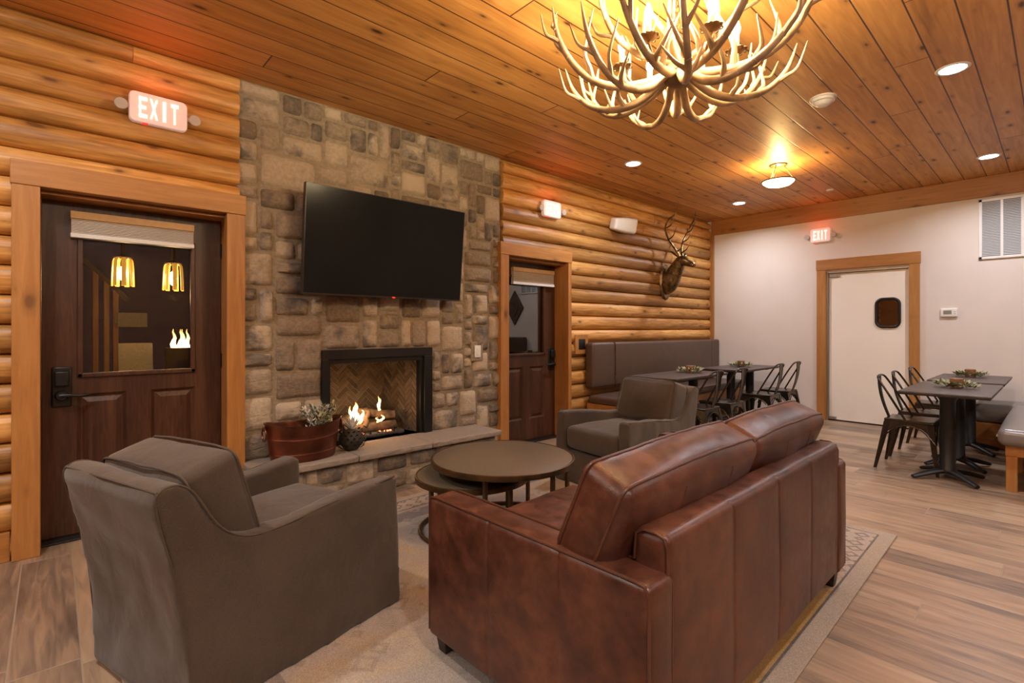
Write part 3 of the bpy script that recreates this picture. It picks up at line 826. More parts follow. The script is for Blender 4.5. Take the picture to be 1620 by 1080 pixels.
# firebox
y0, y1, z0, z1 = FBX
m = MB(); xf = -3.855
m.box((-3.93, y0, z1-0.075), (xf, y1, z1)); m.box((-3.93, y0, z0), (xf, y0+0.05, z1-0.075)); m.box((-3.93, y1-0.085, z0), (xf, y1, z1-0.075))
m.box((-3.95, y0+0.05, z1-0.115), (-3.875, y1-0.085, z1-0.07)); m.box((-3.95, y0+0.05, z0), (-3.88, y0+0.075, z1-0.1)); m.box((-3.95, y1-0.115, z0), (-3.88, y1-0.08, z1-0.1))
m.build('firebox_frame', 'black_satin', fp, True, 0, bevel=0.004)
m = MB(); m.box((-4.62, y0-0.02, z0-0.03), (-4.58, y1+0.02, z1)); m.box((-4.6, y0-0.04, z0-0.03), (-3.93, y0, z1)); m.box((-4.6, y1, z0-0.03), (-3.93, y1+0.04, z1))
m.box((-4.6, y0, z1-0.06), (-3.93, y1, z1)); m.box((-4.6, y0, z0-0.03), (-3.90, y1, z0)); m.build('firebox_shell', 'black_iron', fp, True, 0)
# herringbone back and side panels
def herring(w_, h_, wd=0.040, ln=0.135, gap=0.005):
    mb = MB(); rr = random.Random(8)
    rot = Matrix.Rotation(R(45), 2)
    for i in range(-40, 41):
        for j in range(-14, 15):
            ox, oy = i*wd+j*ln, i*wd-j*ln
            for (a, b, c, d) in ((0, ln, 0, wd), (ln, ln+wd, wd-ln, wd)):
                pts = [(ox+a+gap/2, oy+c+gap/2), (ox+b-gap/2, oy+c+gap/2), (ox+b-gap/2, oy+d-gap/2), (ox+a+gap/2, oy+d-gap/2)]
                P = [rot @ Vector(p) for p in pts]
                if max(p.x for p in P) < 0 or min(p.x for p in P) > w_ or max(p.y for p in P) < 0 or min(p.y for p in P) > h_: continue
                # clip against the rectangle
                poly = [(p.x, p.y) for p in P]
                for ax, lim, sg in ((0, 0, 1), (0, w_, -1), (1, 0, 1), (1, h_, -1)):
                    out = []
                    for k in range(len(poly)):
                        p, q = poly[k], poly[(k+1) % len(poly)]
                        ip, iq = (p[ax]-lim)*sg >= 0, (q[ax]-lim)*sg >= 0
                        if ip: out.append(p)
                        if ip != iq:
                            t = (lim-p[ax])/(q[ax]-p[ax]); out.append((p[0]+(q[0]-p[0])*t, p[1]+(q[1]-p[1])*t))
                    poly = out
                    if len(poly) < 3: break
                if len(poly) < 3: continue
                mb.cur = (rr.random(), rr.random(), 0.5)
                n = len(poly)
                mb.add([(0.0, p[0], p[1]) for p in poly]+[(0.006, p[0], p[1]) for p in poly], [tuple(range(n, 2*n))]+[(k, (k+1) % n, n+(k+1) % n, n+k) for k in range(n)])
    return mb
FBK = -4.42
b_ = herring(0.62, 0.72)
mm = MB(); mm.v = [Vector((FBK+p.x, 1.72+p.y, 0.335+p.z)) for p in b_.v]; mm.f = b_.f; mm.t = b_.t
mm.build('brick_back', 'firebrick', fp, True, 0, label='herringbone firebrick back of the firebox')
m = MB(); m.box((FBK-0.03, 1.70, 0.33), (FBK+0.001, 2.36, 1.05)); m.build('brick_joint', 'brickjoint', fp, True, 0)
for sgn, ya, yb in ((1, 1.60, 1.72), (-1, 2.44, 2.34)):
    b_ = herring(0.56, 0.72)
    a0 = Vector((-3.93, ya, 0.335)); a1 = Vector((FBK, yb, 0.335)); dr = (a1-a0); L = dr.length; dr.normalize(); nrm = Vector((-dr.y, dr.x, 0))
    if (Vector((-4.1, 2.03, 0))-Vector((a0.x, a0.y, 0))).dot(nrm) < 0: nrm = -nrm
    mm = MB()
    mm.v = [a0+dr*min(p.y, L)+nrm*p.x+Vector((0,0,p.z)) for p in b_.v]; mm.f = b_.f; mm.t = b_.t
    mm.build('brick_side', 'firebrick', fp, True, 0)
    m = MB(); q = nrm*-0.02
    m.add([a0, a1, a1+Vector((0,0,.72)), a0+Vector((0,0,.72)), a0+q, a1+q, a1+q+Vector((0,0,.72)), a0+q+Vector((0,0,.72))], [(0,1,2,3),(7,6,5,4),(0,4,5,1),(1,5,6,2),(2,6,7,3),(3,7,4,0)])
    m.build('brick_joint', 'brickjoint', fp, True, 0)

# gas logs
gl = thing('gas_log_set', 'burning gas logs on an ember bed inside the stone fireplace', 'gas logs', (-4.16, 2.0, 0.332))
rnd = random.Random(4)
def rough_log(a, b, r0, r1, seed):
    m = MB(); n = 14
    pts = []; rad = []
    for i in range(n+1):
        t = i/n; p = Vector(a).lerp(Vector(b), t)
        p += Vector((mnoise.noise(Vector((t*3, seed, 0))), mnoise.noise(Vector((t*3, seed, 5))), mnoise.noise(Vector((t*3, seed, 9)))))*0.014
        pts.append(p); rad.append((r0+(r1-r0)*t)*(1+0.18*mnoise.noise(Vector((t*7, seed, 2)))))
    m.tube(pts, rad, 14); return m
for a, b, r0, r1 in (((-4.20, 1.74, 0.44), (-4.22, 2.32, 0.43), 0.052, 0.045), ((-4.08, 1.80, 0.40), (-4.06, 2.28, 0.405), 0.046, 0.040),
                     ((-4.10, 1.78, 0.47), (-4.22, 2.08, 0.53), 0.038, 0.032), ((-4.20, 1.98, 0.535), (-4.08, 2.28, 0.485), 0.034, 0.040), ((-4.05, 1.98, 0.42), (-4.12, 2.04, 0.54), 0.028, 0.022)):
    rough_log(a, b, r0, r1, rnd.random()*50).build('log', 'bark', gl, True, 60)
m = MB()
m.soft((-4.12, 2.02, 0.350), (0.30, 0.62, 0.036), 0.016, 2, (20, 36, 1), fn=lambda p, n_: Vector((0, 0, n_.z*0.014*mnoise.noise(p*45))))
m.build('ember_bed', 'ash', gl, True, 60)
for i in range(14):
    y = rnd.uniform(1.84, 2.22); x = rnd.uniform(-4.02, -3.985); z = 0.372
    m = MB(); m.soft((x, y, z), (0.016, 0.022, 0.014), 0.006, 2, (2,2,2)); m.build('ember', 'ember' if i % 2 else 'ash', gl, True)
for y in (1.82, 2.0, 2.22):
    m = MB(); m.tube(smoothpath([(-3.985, y, 0.336), (-3.985, y, 0.395), (-4.02, y, 0.37), (-4.24, y, 0.37)], 4), 0.009, 8); m.build('grate_bar', 'black_iron', gl, True)
def flame(y, x, z, h, r_, seed, lean):
    m = MB(); n = 16; pts = []; rad = []
    for i in range(n+1):
        t = i/n
        pts.append((x+0.012*math.sin(t*6+seed), y+lean*t*h+0.016*math.sin(t*7+seed*2)*t, z+h*t))
        rad.append(max(0.0008, r_*(0.55+1.1*t)*(1-t)**0.9*1.25*(1+0.18*math.sin(t*17+seed))))
    m.tube(pts, rad, 10, flat=0.6); return m.build('flame', 'flame', gl, True)
flame(1.915, -4.05, 0.455, 0.185, 0.036, 1.0, -0.16); flame(1.885, -4.07, 0.47, 0.14, 0.020, 3.0, -0.25); flame(1.945, -4.04, 0.46, 0.11, 0.022, 4.2, 0.05)
flame(2.125, -4.07, 0.545, 0.125, 0.017, 2.0, 0.02); flame(2.12, -4.02, 0.455, 0.055, 0.018, 5.0, 0.35); flame(2.09, -4.03, 0.45, 0.04, 0.013, 6.0, 0.1)
add_light('fire_light', 'POINT', (0.14, -0.05, 0.24), 2.6, (1.0,0.58,0.28), 0.06, gl)

# ------------------------------------------------------------------ things on the log and stone wall
tv = thing('television', 'large black flat television mounted on the stone chimney above the firebox', 'television', (-3.70, 2.045, 1.92))
MT = RY(R(5.5))
m = MB(); m.box((-0.03, -0.712, -0.402), (0.016, 0.712, 0.405), MT); m.build('housing', 'bezel', tv, bevel=0.004)
m = MB(); m.box((0.016, -0.704, -0.388), (0.0185, 0.704, 0.398), MT); m.build('screen', 'screen', tv, smooth=0, label='black glossy screen')
m = MB(); m.cbox((0.019, 0.03, -0.396), (0.006, 0.022, 0.008), MT); m.build('standby_light', 'red_led', tv, smooth=0, label='small red standby light')
m = MB(); m.box((-0.10, -0.3, -0.2), (-0.03, 0.3, 0.2)); m.box((-0.16, -0.2, -0.25), (-0.10, -0.14, 0.25)); m.box((-0.16, 0.14, -0.25), (-0.10, 0.2, 0.25)); m.build('wall_bracket', 'black_iron', tv)

ls = thing('light_switch', 'white rocker switch plate on the stone right of the firebox', 'switch', (-3.852, 3.065, 1.045))
m = MB(); m.cbox((0, 0, 0), (0.012, 0.075, 0.118)); m.build('plate', 'white_plastic', ls, bevel=0.004)
m = MB(); m.cbox((0.008, 0, 0), (0.008, 0.032, 0.066)); m.build('rocker', 'white_plastic', ls, bevel=0.002)
m = MB(); m.cbox((-0.02, 0, 0), (0.03, 0.15, 0.19)); m.build('stone_box', 'mortar', ls, bevel=0.006)

LET = {'E': [(0,0,.22,1), (0,0,1,.17), (0,.83,1,1), (0,.42,.85,.58)], 'I': [(.3,0,.7,1)], 'T': [(.38,0,.62,1), (0,.83,1,1)]}
def exit_sign(label, loc, rz, wd=0.30, ht=0.185):
    """local: face towards +x, text running along +y"""
    t = thing('exit_sign', label, 'exit sign', loc, rz, 'emergency exit signs with twin lamp heads')
    m = MB(); m.prism(rrect(0, 0, wd, ht, 0.03), 0.0, 0.043, 0); m.build('housing', 'exit_plastic', t, bevel=0.006)
    m = MB(); lh = ht*0.68; lw = wd*0.135; gap = wd*0.045; tot = 4*lw+3*gap; y = -tot/2
    for ch in 'EXIT':
        if ch == 'X':
            for s in (1, -1):
                pts = [(0, 0), (0.24, 0), (1, 1), (0.76, 1)]
                if s < 0: pts = [(1-a, b) for a, b in pts]
                m.prism([(y+a*lw, -lh/2+b*lh) for a, b in pts], 0.043, 0.0465, 0)
        else:
            for a, b, c, d in LET[ch]: m.box((0.043, y+a*lw, -lh/2+b*lh), (0.0465, y+c*lw, -lh/2+d*lh))
        y += lw+gap
    m.build('lettering', 'exit_red', t, smooth=0, label='glowing red EXIT lettering')
    for s in (-1, 1):
        m = MB(); m.tube([(0.022, s*(wd/2-0.004), -0.005), (0.024, s*(wd/2+0.025), -0.005)], 0.012, 10); hd = m.build('lamp_arm', 'white_plastic', t)
        m = MB(); m.tube([(0.0, s*(wd/2+0.038), -0.005), (0.03, s*(wd/2+0.038), -0.006), (0.052, s*(wd/2+0.040), -0.010), (0.058, s*(wd/2+0.040), -0.011)], [0.014, 0.026, 0.034, 0.031], 18)
        m.build('lamp_head', 'clear_lens', t, label='clear round emergency lamp')
    m = MB(); m.cbox((0.03, -0.07, -ht/2-0.001), (0.02, 0.03, 0.005)); m.build('test_light', 'red_led', t, smooth=0)
    add_light('exit_glow', 'POINT', (0.16, 0, ht/2+0.02), 0.75, (1.0, 0.08, 0.04), 0.09, t)
    return t
exit_sign('white lit exit sign on the logs above the left walnut door', (-3.838, 0.486, 2.622), 0.0)
exit_sign('white lit exit sign on the logs above the walnut door beside the dining nook', (-3.838, 4.08, 2.592), 0.0, 0.28, 0.18)
exit_sign('white lit exit sign on the pale far wall above the steel door', (-2.262, FY-0.001, 2.576), R(-90), 0.25, 0.19)

sp = thing('wall_speaker', 'white wedge loudspeaker tilted on the log wall between exit sign and deer head', 'speaker', (-3.80, 5.36, 2.60), 0)
MS = RZ(R(-12)) @ RY(R(14))
m = MB(); m.soft((0.055, 0, 0), (0.13, 0.37, 0.19), 0.03, 4, (4, 8, 6), puff=(0.015,0,0), M=MS, fn=lambda p, n_: Vector((0, 0, -p.z*0.25*max(0, -p.y/0.18)))); m.build('cabinet', 'white_plastic', sp)
m = MB(); m.tube([(-0.05, 0, 0), (0.02, 0, 0)], 0.03, 14); m.tube([(-0.052, 0, 0), (-0.042, 0, 0)], 0.05, 14); m.build('bracket', 'white_plastic', sp)

ol = thing('power_outlet', 'black outlet on a pine block at the left end of the dining bench', 'outlet', (-3.845, 4.63, 1.085))
m = MB(); m.cbox((-0.012, 0, 0), (0.05, 0.235, 0.235)); m.build('pine_block', 'trim', ol, bevel=0.006)
m = MB(); m.cbox((0.013, 0.0, 0), (0.008, 0.12, 0.125)); pl = m.build('cover_plate', 'black_satin', ol, bevel=0.004)
for s in (-1, 1):
    m = MB(); m.cbox((0.017, s*0.03, 0), (0.005, 0.035, 0.07)); m.build('receptacle', 'black_iron', pl, bevel=0.002)

# deer head
dh = thing('deer_head', 'bronze antlered deer head mounted on the log wall above the dining bench', 'deer head', (-3.84, 6.52, 2.0))
def ell(m, pts, rads, n=20, M=None):
    """swept body with elliptical cross-section: rads = (half width along y, half height)"""
    vs = []; fs = []
    P = [Vector(p) for p in pts]; k = len(P)
    for i, p in enumerate(P):
        t = (P[min(i+1, k-1)]-P[max(i-1, 0)]).normalized()
        side = Vector((0,1,0)); side = (side-t*side.dot(t)).normalized(); up = t.cross(side)
        a, b = rads[i]
        for j in range(n):
            q = 2*math.pi*j/n; vs.append(p+side*math.cos(q)*a+up*math.sin(q)*b)
    for i in range(k-1):
        for j in range(n):
            j2 = (j+1) % n; fs.append((i*n+j, i*n+j2, (i+1)*n+j2, (i+1)*n+j))
    fs.append(tuple(range(n-1,-1,-1))); fs.append(tuple((k-1)*n+j for j in range(n)))
    m.add(vs, fs, M)
m = MB()
path = smoothpath([(0.0, 0, -0.06), (0.06, 0, -0.04), (0.13, 0, 0.03), (0.20, 0.0, 0.12), (0.255, 0.0, 0.20), (0.30, 0, 0.235), (0.36, 0, 0.225), (0.43, 0, 0.19), (0.50, 0, 0.155), (0.53, 0, 0.14)], 4)
ra = lerp_list([0.13, 0.125, 0.105, 0.09, 0.082, 0.078, 0.066, 0.045, 0.040, 0.022], len(path)); rb = lerp_list([0.20, 0.185, 0.15, 0.115, 0.095, 0.085, 0.070, 0.050, 0.040, 0.022], len(path))
MDH = RZ(R(-5)) @ Matrix.Diagonal((0.88, 1, 0.94, 1))
ell(m, path, list(zip(ra, rb)), 24, MDH)
m.build('head', 'bronze', dh, label='bronze neck and head')
for s in (-1, 1):
    m = MB()
    pts = smoothpath([(0.275, s*0.05, 0.285), (0.25, s*0.12, 0.335), (0.235, s*0.165, 0.36), (0.23, s*0.20, 0.365)], 4)
    m.tube(pts, lerp_list([0.012, 0.036, 0.032, 0.004], len(pts)), 10, MDH, flat=0.35); m.build('ear', 'bronze', dh)
    m = MB(); m.soft((0.345, s*0.056, 0.262), (0.032, 0.022, 0.026), 0.011, 3, (2,2,2), M=MDH); m.build('eye', 'black_satin', dh)
    m = MB()
    main = smoothpath([(0.285, s*0.035, 0.30), (0.24, s*0.07, 0.40), (0.19, s*0.17, 0.55), (0.20, s*0.26, 0.70), (0.27, s*0.27, 0.82), (0.36, s*0.22, 0.90)], 5)
    m.tube(main, lerp_list([0.021, 0.018, 0.016, 0.014, 0.011, 0.003], len(main)), 10, MDH)
    for k, d in ((4, (0.14, 0.02, 0.10)), (10, (0.16, 0.02, 0.12)), (15, (0.17, -0.02*s, 0.11)), (20, (0.12, -0.06*s, 0.12))):
        b0 = main[k]; dv = Vector(d); dv.y *= s if k < 12 else 1
        tp = smoothpath([b0, b0+dv*0.45+Vector((0.02,0,-0.01)), b0+dv+Vector((0,0,0.05))], 4)
        m.tube(tp, lerp_list([0.012, 0.009, 0.002], len(tp)), 8, MDH)
    m.build('antler', 'bronze', dh)
m = MB(); m.tube([(-0.005, 0, -0.06), (0.02, 0, -0.06)], [0.185, 0.165], 28); 
for v in m.v: v.z = -0.06+(v.z+0.06)*1.4; v.y *= 0.85
m.build('mounting_plate', 'bronze', dh)

# copper bucket with dried plants on the hearth
HZ = 0.333
bk = thing('copper_bucket', 'oval copper bucket with ring handles standing on the left of the hearth', 'bucket', (-3.675, 1.33, HZ), R(0))
SXb, SYb = 0.56, 1.0
m = MB()
prof = [(0.215, 0.0), (0.222, 0.008), (0.232, 0.05), (0.236, 0.055), (0.232, 0.062), (0.247, 0.15), (0.252, 0.156), (0.248, 0.163), (0.262, 0.235), (0.270, 0.243), (0.270, 0.25), (0.262, 0.252), (0.255, 0.243), (0.215, 0.03), (0.0, 0.026)]
m.lathe([(0.0, 0.0)]+prof, 56, None, SXb, SYb)
for v in m.v: v.z += 0.035*(v.y/0.27)**2*max(0, v.z/0.25)
m.build('shell', 'copper', bk)
for s in (-1, 1):
    m = MB(); m.tube([(0.0+0.045*math.cos(a), s*(0.262+0.006), 0.225+0.045*math.sin(a)-0.02) for a in [2*math.pi*i/20 for i in range(20)]], 0.0055, 8, closed=True); m.build('ring_handle', 'copper', bk)
    m = MB(); m.cbox((0, s*0.268, 0.245), (0.03, 0.014, 0.03)); m.build('handle_lug', 'copper', bk, bevel=0.003)

def leafblade(m, base, d, ln, wd, curl=0.3):
    d = Vector(d).normalized(); sd = d.cross(Vector((0,0,1)))
    sd = sd.normalized() if sd.length > 1e-4 else Vector((1,0,0)); nr = sd.cross(d)
    vs = []; n = 5
    for i in range(n+1):
        t = i/n; c = Vector(base)+d*ln*t+nr*curl*ln*t*t*0.5; w_ = wd*math.sin(math.pi*(0.12+0.88*t))**0.8 if t < 1 else 0.0008
        vs += [c-sd*w_, c+nr*w_*0.35, c+sd*w_]
    fs = []
    for i in range(n):
        a = i*3; fs += [(a, a+1, a+4, a+3), (a+1, a+2, a+5, a+4)]
    m.add(vs, fs)
rnd = random.Random(12)
pb = thing('dried_foliage', 'pale dried sprigs and leaves filling the right end of the copper bucket', 'foliage', (-3.675, 1.46, HZ+0.2))
for i in range(16):
    m = MB(); b0 = Vector((rnd.uniform(-0.07, 0.07), rnd.uniform(-0.10, 0.09), 0.0))
    a = rnd.uniform(0, 6.28); tip = b0+Vector((math.cos(a)*0.07, math.sin(a)*0.08, rnd.uniform(0.10, 0.17)))
    if tip.y > 0.12: tip.y = 0.12
    stem = smoothpath([b0-Vector((0,0,0.15)), b0, tip], 4); m.tube(stem, 0.003, 6)
    for p in stem[3:]:
        for k in range(4):
            q = rnd.uniform(0, 6.28); leafblade(m, p, (math.cos(q), math.sin(q), rnd.uniform(0.2, 1.2)), rnd.uniform(0.03, 0.05), rnd.uniform(0.006, 0.011))
    m.build('sprig', ('sage', 'petal', 'sage', 'leaf')[i % 4], pb)
pc = thing('dried_flower', 'dark cone with pale fanned petals standing at the right end of the copper bucket', 'dried flower', (-3.70, 1.70, HZ))
m = MB(); m.lathe([(0.0, 0.0), (0.05, 0.004), (0.088, 0.05), (0.095, 0.09), (0.075, 0.135), (0.04, 0.155), (0.0, 0.16)], 20); m.build('base_cone', 'cone', pc)
m = MB()
for r_ in range(6):
    for k in range(14):
        a = 2*math.pi*(k+0.5*(r_ % 2))/14; z = 0.02+r_*0.024; rr = 0.06+0.035*math.sin(math.pi*(z+0.01)/0.17)
        leafblade(m, (math.cos(a)*rr, math.sin(a)*rr, z), (math.cos(a), math.sin(a), 0.5), 0.03, 0.012)
m.build('cone_scale', 'cone', pc)['kind'] = 'stuff'
for k in range(13):
    m = MB(); a = -1.25+2.5*k/12
    leafblade(m, (0.0, 0.0, 0.15), (0.25*math.cos(k*2.1), math.sin(a), math.cos(a)+0.35), 0.11, 0.015, 0.1); m.build('petal', 'petal', pc)

# ------------------------------------------------------------------ far wall fittings and ceiling fittings
th = thing('thermostat', 'white thermostat on the far wall right of the steel door', 'thermostat', (-0.902, FY-0.012, 1.462))
m = MB(); m.soft((0, 0, 0), (0.158, 0.026, 0.105), 0.011, 3, (4,1,3)); m.build('housing', 'white_plastic', th)
m = MB(); m.cbox((-0.012, -0.0135, 0.004), (0.075, 0.003, 0.045)); m.build('display', 'lcd', th, smooth=0)
for k in (-1, 1):
    m = MB(); m.cbox((0.055, -0.0135, 0.012*k), (0.014, 0.004, 0.01)); m.build('button', 'vent', th)
vt = thing('return_air_grille', 'white louvred air grille high on the far wall near the ceiling', 'vent', (-0.20, FY-0.008, 2.415))
VW, VH = 0.44, 0.345
m = MB()
for a, b in (((-VW, -VH), (VW, -VH+0.03)), ((-VW, VH-0.03), (VW, VH)), ((-VW, -VH), (-VW+0.03, VH)), ((VW-0.03, -VH), (VW, VH))): m.box((a[0], -0.012, a[1]), (b[0], 0.008, b[1]))
m.build('frame', 'white_plastic', vt, bevel=0.003)
cols = 5; cw = (2*VW-0.06)/cols
for i in range(1, cols):
    x = -VW+0.03+i*cw; m = MB(); m.box((x-0.011, -0.010, -VH+0.03), (x+0.011, 0.006, VH-0.03)); m.build('mullion', 'white_plastic', vt, smooth=0)
m = MB(); m.box((-VW+0.02, 0.004, -VH+0.02), (VW-0.02, 0.0075, VH-0.02)); m.build('backing', 'vent_dark', vt, smooth=0)
m = MB(); n = 34
for i in range(n):
    z = -VH+0.035+(2*VH-0.07)*(i+0.5)/n
    m.add([(-VW+0.03, 0.003, z+0.008), (VW-0.03, 0.003, z+0.008), (VW-0.03, -0.006, z-0.005), (-VW+0.03, -0.006, z-0.005)], [(0,1,2,3)])
m.build('louvre', 'vent', vt, smooth=0)

def recessed(x, y, label, power=P_CAN, col=COOL, grp='recessed ceiling lights'):
    t = thing('recessed_light', label, 'ceiling light', (x, y, CZ), 0, grp)
    m = MB(); m.lathe([(0.072, -0.002), (0.074, -0.006), (0.088, -0.006), (0.094, -0.001), (0.094, 0.0)], 40, close=False); m.build('trim_ring', 'white_plastic', t)
    m = MB(); m.lathe([(0.0, -0.004), (0.073, -0.004), (0.073, -0.001), (0.0, -0.001)], 40); m.build('lens', 'light_disc', t, label='glowing white lens')
    add_light('can_light', 'AREA', (0, 0, -0.012), power, col, 0.13, t, None, R(150))
recessed(-3.06, 4.54, 'recessed ceiling light above the walnut door beside the dining nook')
recessed(-3.02, 7.05, 'recessed ceiling light near the far corner above the deer head')
recessed(-0.49, 4.48, 'largest recessed ceiling light at the upper right, nearest the camera')
recessed(-0.49, 7.02, 'recessed ceiling light in front of the air grille')
for x, y in ((1.6, 4.5), (1.6, 7.0), (0.3, 0.6), (2.2, 1.2), (0.2, -1.6), (2.2, -1.4), (-2.2, -1.9), (-2.5, -0.45)):  # fill lights added outside the view, given can fittings
    recessed(x, y, 'unseen fill light added outside the view, shaped like a recessed ceiling light', P_CAN_FILL, NEUTRAL, 'added unseen fill lights')

sd_ = thing('smoke_detector', 'white dome smoke detector on the pine ceiling beside the antler chandelier', 'smoke detector', (-1.218, 4.319, CZ))
m = MB(); m.lathe([(0.0, -0.062), (0.035, -0.06), (0.052, -0.050), (0.062, -0.034), (0.078, -0.030), (0.082, 0.0), (0.0, 0.0)], 36); m.build('dome', 'white_plastic', sd_)
m = MB(); m.lathe([(0.083, -0.012), (0.090, -0.010), (0.090, 0.0), (0.083, 0.0)], 36, close=False); m.build('base_ring', 'white_plastic', sd_)
sk = MB(); sk.lathe([(0.0, -0.012), (0.038, -0.010), (0.042, -0.002), (0.042, 0.0), (0.0, 0.0)], 28, T(-1.958, 7.218, CZ)); tag(sk.build('sprinkler_cover', 'white_plastic'), 'small round white sprinkler cover on the ceiling before the far wall', 'sprinkler')

sf = thing('semi_flush_lamp', 'glowing bowl lamp hanging close below the dining ceiling on brass rods', 'ceiling light', (-2.035, 5.72, CZ))
m = MB(); m.lathe([(0.0, -0.025), (0.05, -0.024), (0.085, -0.012), (0.09, 0.0), (0.0, 0.0)], 30); m.build('canopy', 'brass', sf)
m = MB(); m.lathe([(0.0, -0.235), (0.06, -0.232), (0.12, -0.215), (0.15, -0.19), (0.158, -0.175), (0.150, -0.178), (0.11, -0.205), (0.0, -0.222)], 40); m.build('glass_bowl', 'bowl', sf, label='glowing frosted glass bowl')
m = MB(); m.tube(circle((0,0), 0.160, 40, -0.176), 0.007, 8, closed=True); m.build('rim', 'brass', sf)
for k in range(3):
    a = 2*math.pi*k/3+0.5; m = MB(); m.tube([(0.06*math.cos(a), 0.06*math.sin(a), -0.02), (0.158*math.cos(a), 0.158*math.sin(a), -0.176)], 0.005, 8); m.build('rod', 'brass', sf)
semi_light = add_light('semi_flush_bulb', 'POINT', (0, 0, -0.135), P_SEMI, (1.0, 0.63, 0.23), 0.045, sf)
for x, y in ((-1.5, -1.3), (1.4, 0.6)):  # extra copies put behind the camera only to fill the room with light
    b = dup(sf, (x, y, CZ), 0, 'bowl lamp copy added behind the camera as unseen fill light', 'unseen bowl lamps added for fill')
    for c in b.children:
        if c.type == 'LIGHT': c.data = c.data.copy(); c.data.energy = P_SEMI_FILL; c.data.color = (1.0, 0.93, 0.80)

# ------------------------------------------------------------------ antler chandelier
CH = (-1.19, 2.12, 2.43)
ch = thing('antler_chandelier', 'large deer antler chandelier with candle bulbs hanging in front of the television', 'chandelier', CH)
m = MB(); m.lathe([(0.0, -0.05), (0.03, -0.048), (0.055, -0.03), (0.075, 0.0), (0.06, 0.03), (0.03, 0.06), (0.014, 0.09), (0.012, 0.16), (0.0, 0.16)], 24); m.build('hub', 'antler_hub', ch)
m = MB(); z = 0.16; k = 0
top = CZ-CH[2]
while z < top-0.05:
    ang = (k % 2)*math.pi/2
    m.tube([(0.011*math.cos(a)*math.cos(ang), 0.011*math.cos(a)*math.sin(ang), z+0.017+0.02*math.sin(a)) for a in [2*math.pi*i/12 for i in range(12)]], 0.003, 6, closed=True)
    z += 0.031; k += 1
m.build('chain', 'brass', ch)
m = MB(); m.lathe([(0.0, top-0.045), (0.02, top-0.04), (0.06, top-0.015), (0.065, top), (0.0, top)], 24); m.build('canopy', 'brass', ch)
def antler_mesh(prof, tines, seed, r0, sway):
    rr = random.Random(seed)
    m = MB()
    main = smoothpath([(r, sway*math.sin(i*0.9), z) for i, (r, z) in enumerate(prof)], 6)
    rad = lerp_list([r0*0.9, r0*1.0, r0*0.85, r0*0.75, r0*0.6, r0*0.12], len(main))
    m.tube(main, rad, 10)
    for t, (dx, dy, dz), ln in tines:
        i = int(t*(len(main)-1)); b0 = main[i]; d = Vector((dx, dy, dz)).normalized()
        mid = b0+d*ln*0.5+Vector((0.035*ln/0.3, 0, -0.01)); tip = b0+d*ln+Vector((-0.01, 0, 0.03))
        tp = smoothpath([b0-d*0.008, b0+d*ln*0.18+Vector((0.01,0,-0.004)), mid, tip], 5)
        m.tube(tp, lerp_list([rad[i]*0.95, rad[i]*0.75, rad[i]*0.55, 0.0025], len(tp)), 8)
    return m
PR_A = [(0.045, 0.0), (0.16, -0.045), (0.31, -0.055), (0.44, 0.0), (0.54, 0.12), (0.585, 0.27)]
PR_B = [(0.04, 0.02), (0.15, -0.075), (0.27, -0.10), (0.40, -0.055), (0.50, 0.05), (0.55, 0.18)]
PR_C = [(0.03, 0.03), (0.09, 0.05), (0.17, 0.09), (0.25, 0.18), (0.29, 0.32), (0.27, 0.47)]
TA = [(0.42, (0.3, 0.8, 0.7), 0.16), (0.88, (0.1, 0.7, 0.9), 0.12), (0.30, (-0.15, 0.35, 1.0), 0.22), (0.52, (0.15, -0.35, 1.0), 0.26), (0.70, (0.35, 0.4, 1.0), 0.24), (0.80, (0.9, -0.3, 0.6), 0.13)]
TB = [(0.46, (0.5, 0.9, 0.5), 0.14), (0.36, (0.1, -0.5, 0.9), 0.15), (0.56, (0.25, 0.5, 0.9), 0.20), (0.72, (0.7, -0.5, 0.8), 0.17)]
TC = [(0.35, (0.3, 0.7, 0.9), 0.17), (0.60, (0.6, -0.6, 0.8), 0.20), (0.75, (0.1, 0.5, 1.0), 0.17)]
protos = [antler_mesh(PR_A, TA, 1, 0.021, 0.018), antler_mesh(PR_B, TB, 2, 0.019, -0.025), antler_mesh(PR_C, TC, 3, 0.019, 0.02)]
first = {}
def place_antler(kind, ang, tilt=0.0, sc=1.0, flip=1, dz=0.0):
    if kind in first: o = first[kind].copy(); C.objects.link(o)
    else: o = protos[kind].build('antler', 'antler', ch); first[kind] = o
    o.location = (0, 0, dz); o.rotation_euler = (0, tilt, ang); o.scale = (sc, sc*flip, sc)
for i in range(7): place_antler(0, 2*math.pi*i/7+0.35, R((-6, 3, -2, 5, -4, 2, 0)[i]), (1.0, 0.95, 1.04, 0.97, 1.02, 0.94, 1.0)[i], 1 if i % 2 else -1)
for i in range(7): place_antler(1, 2*math.pi*i/7+0.80, R((2, -3, 4, 0, -2, 3, 1)[i]), (1.0, 1.05, 0.95, 1.02, 0.98, 1.0, 1.04)[i], -1 if i % 2 else 1, -0.01)
for i in range(5): place_antler(2, 2*math.pi*i/5+0.15, R((4, -4, 0, 6, -3)[i]), (1.0, 1.08, 0.96, 1.04, 1.0)[i], 1 if i % 2 else -1, 0.02)
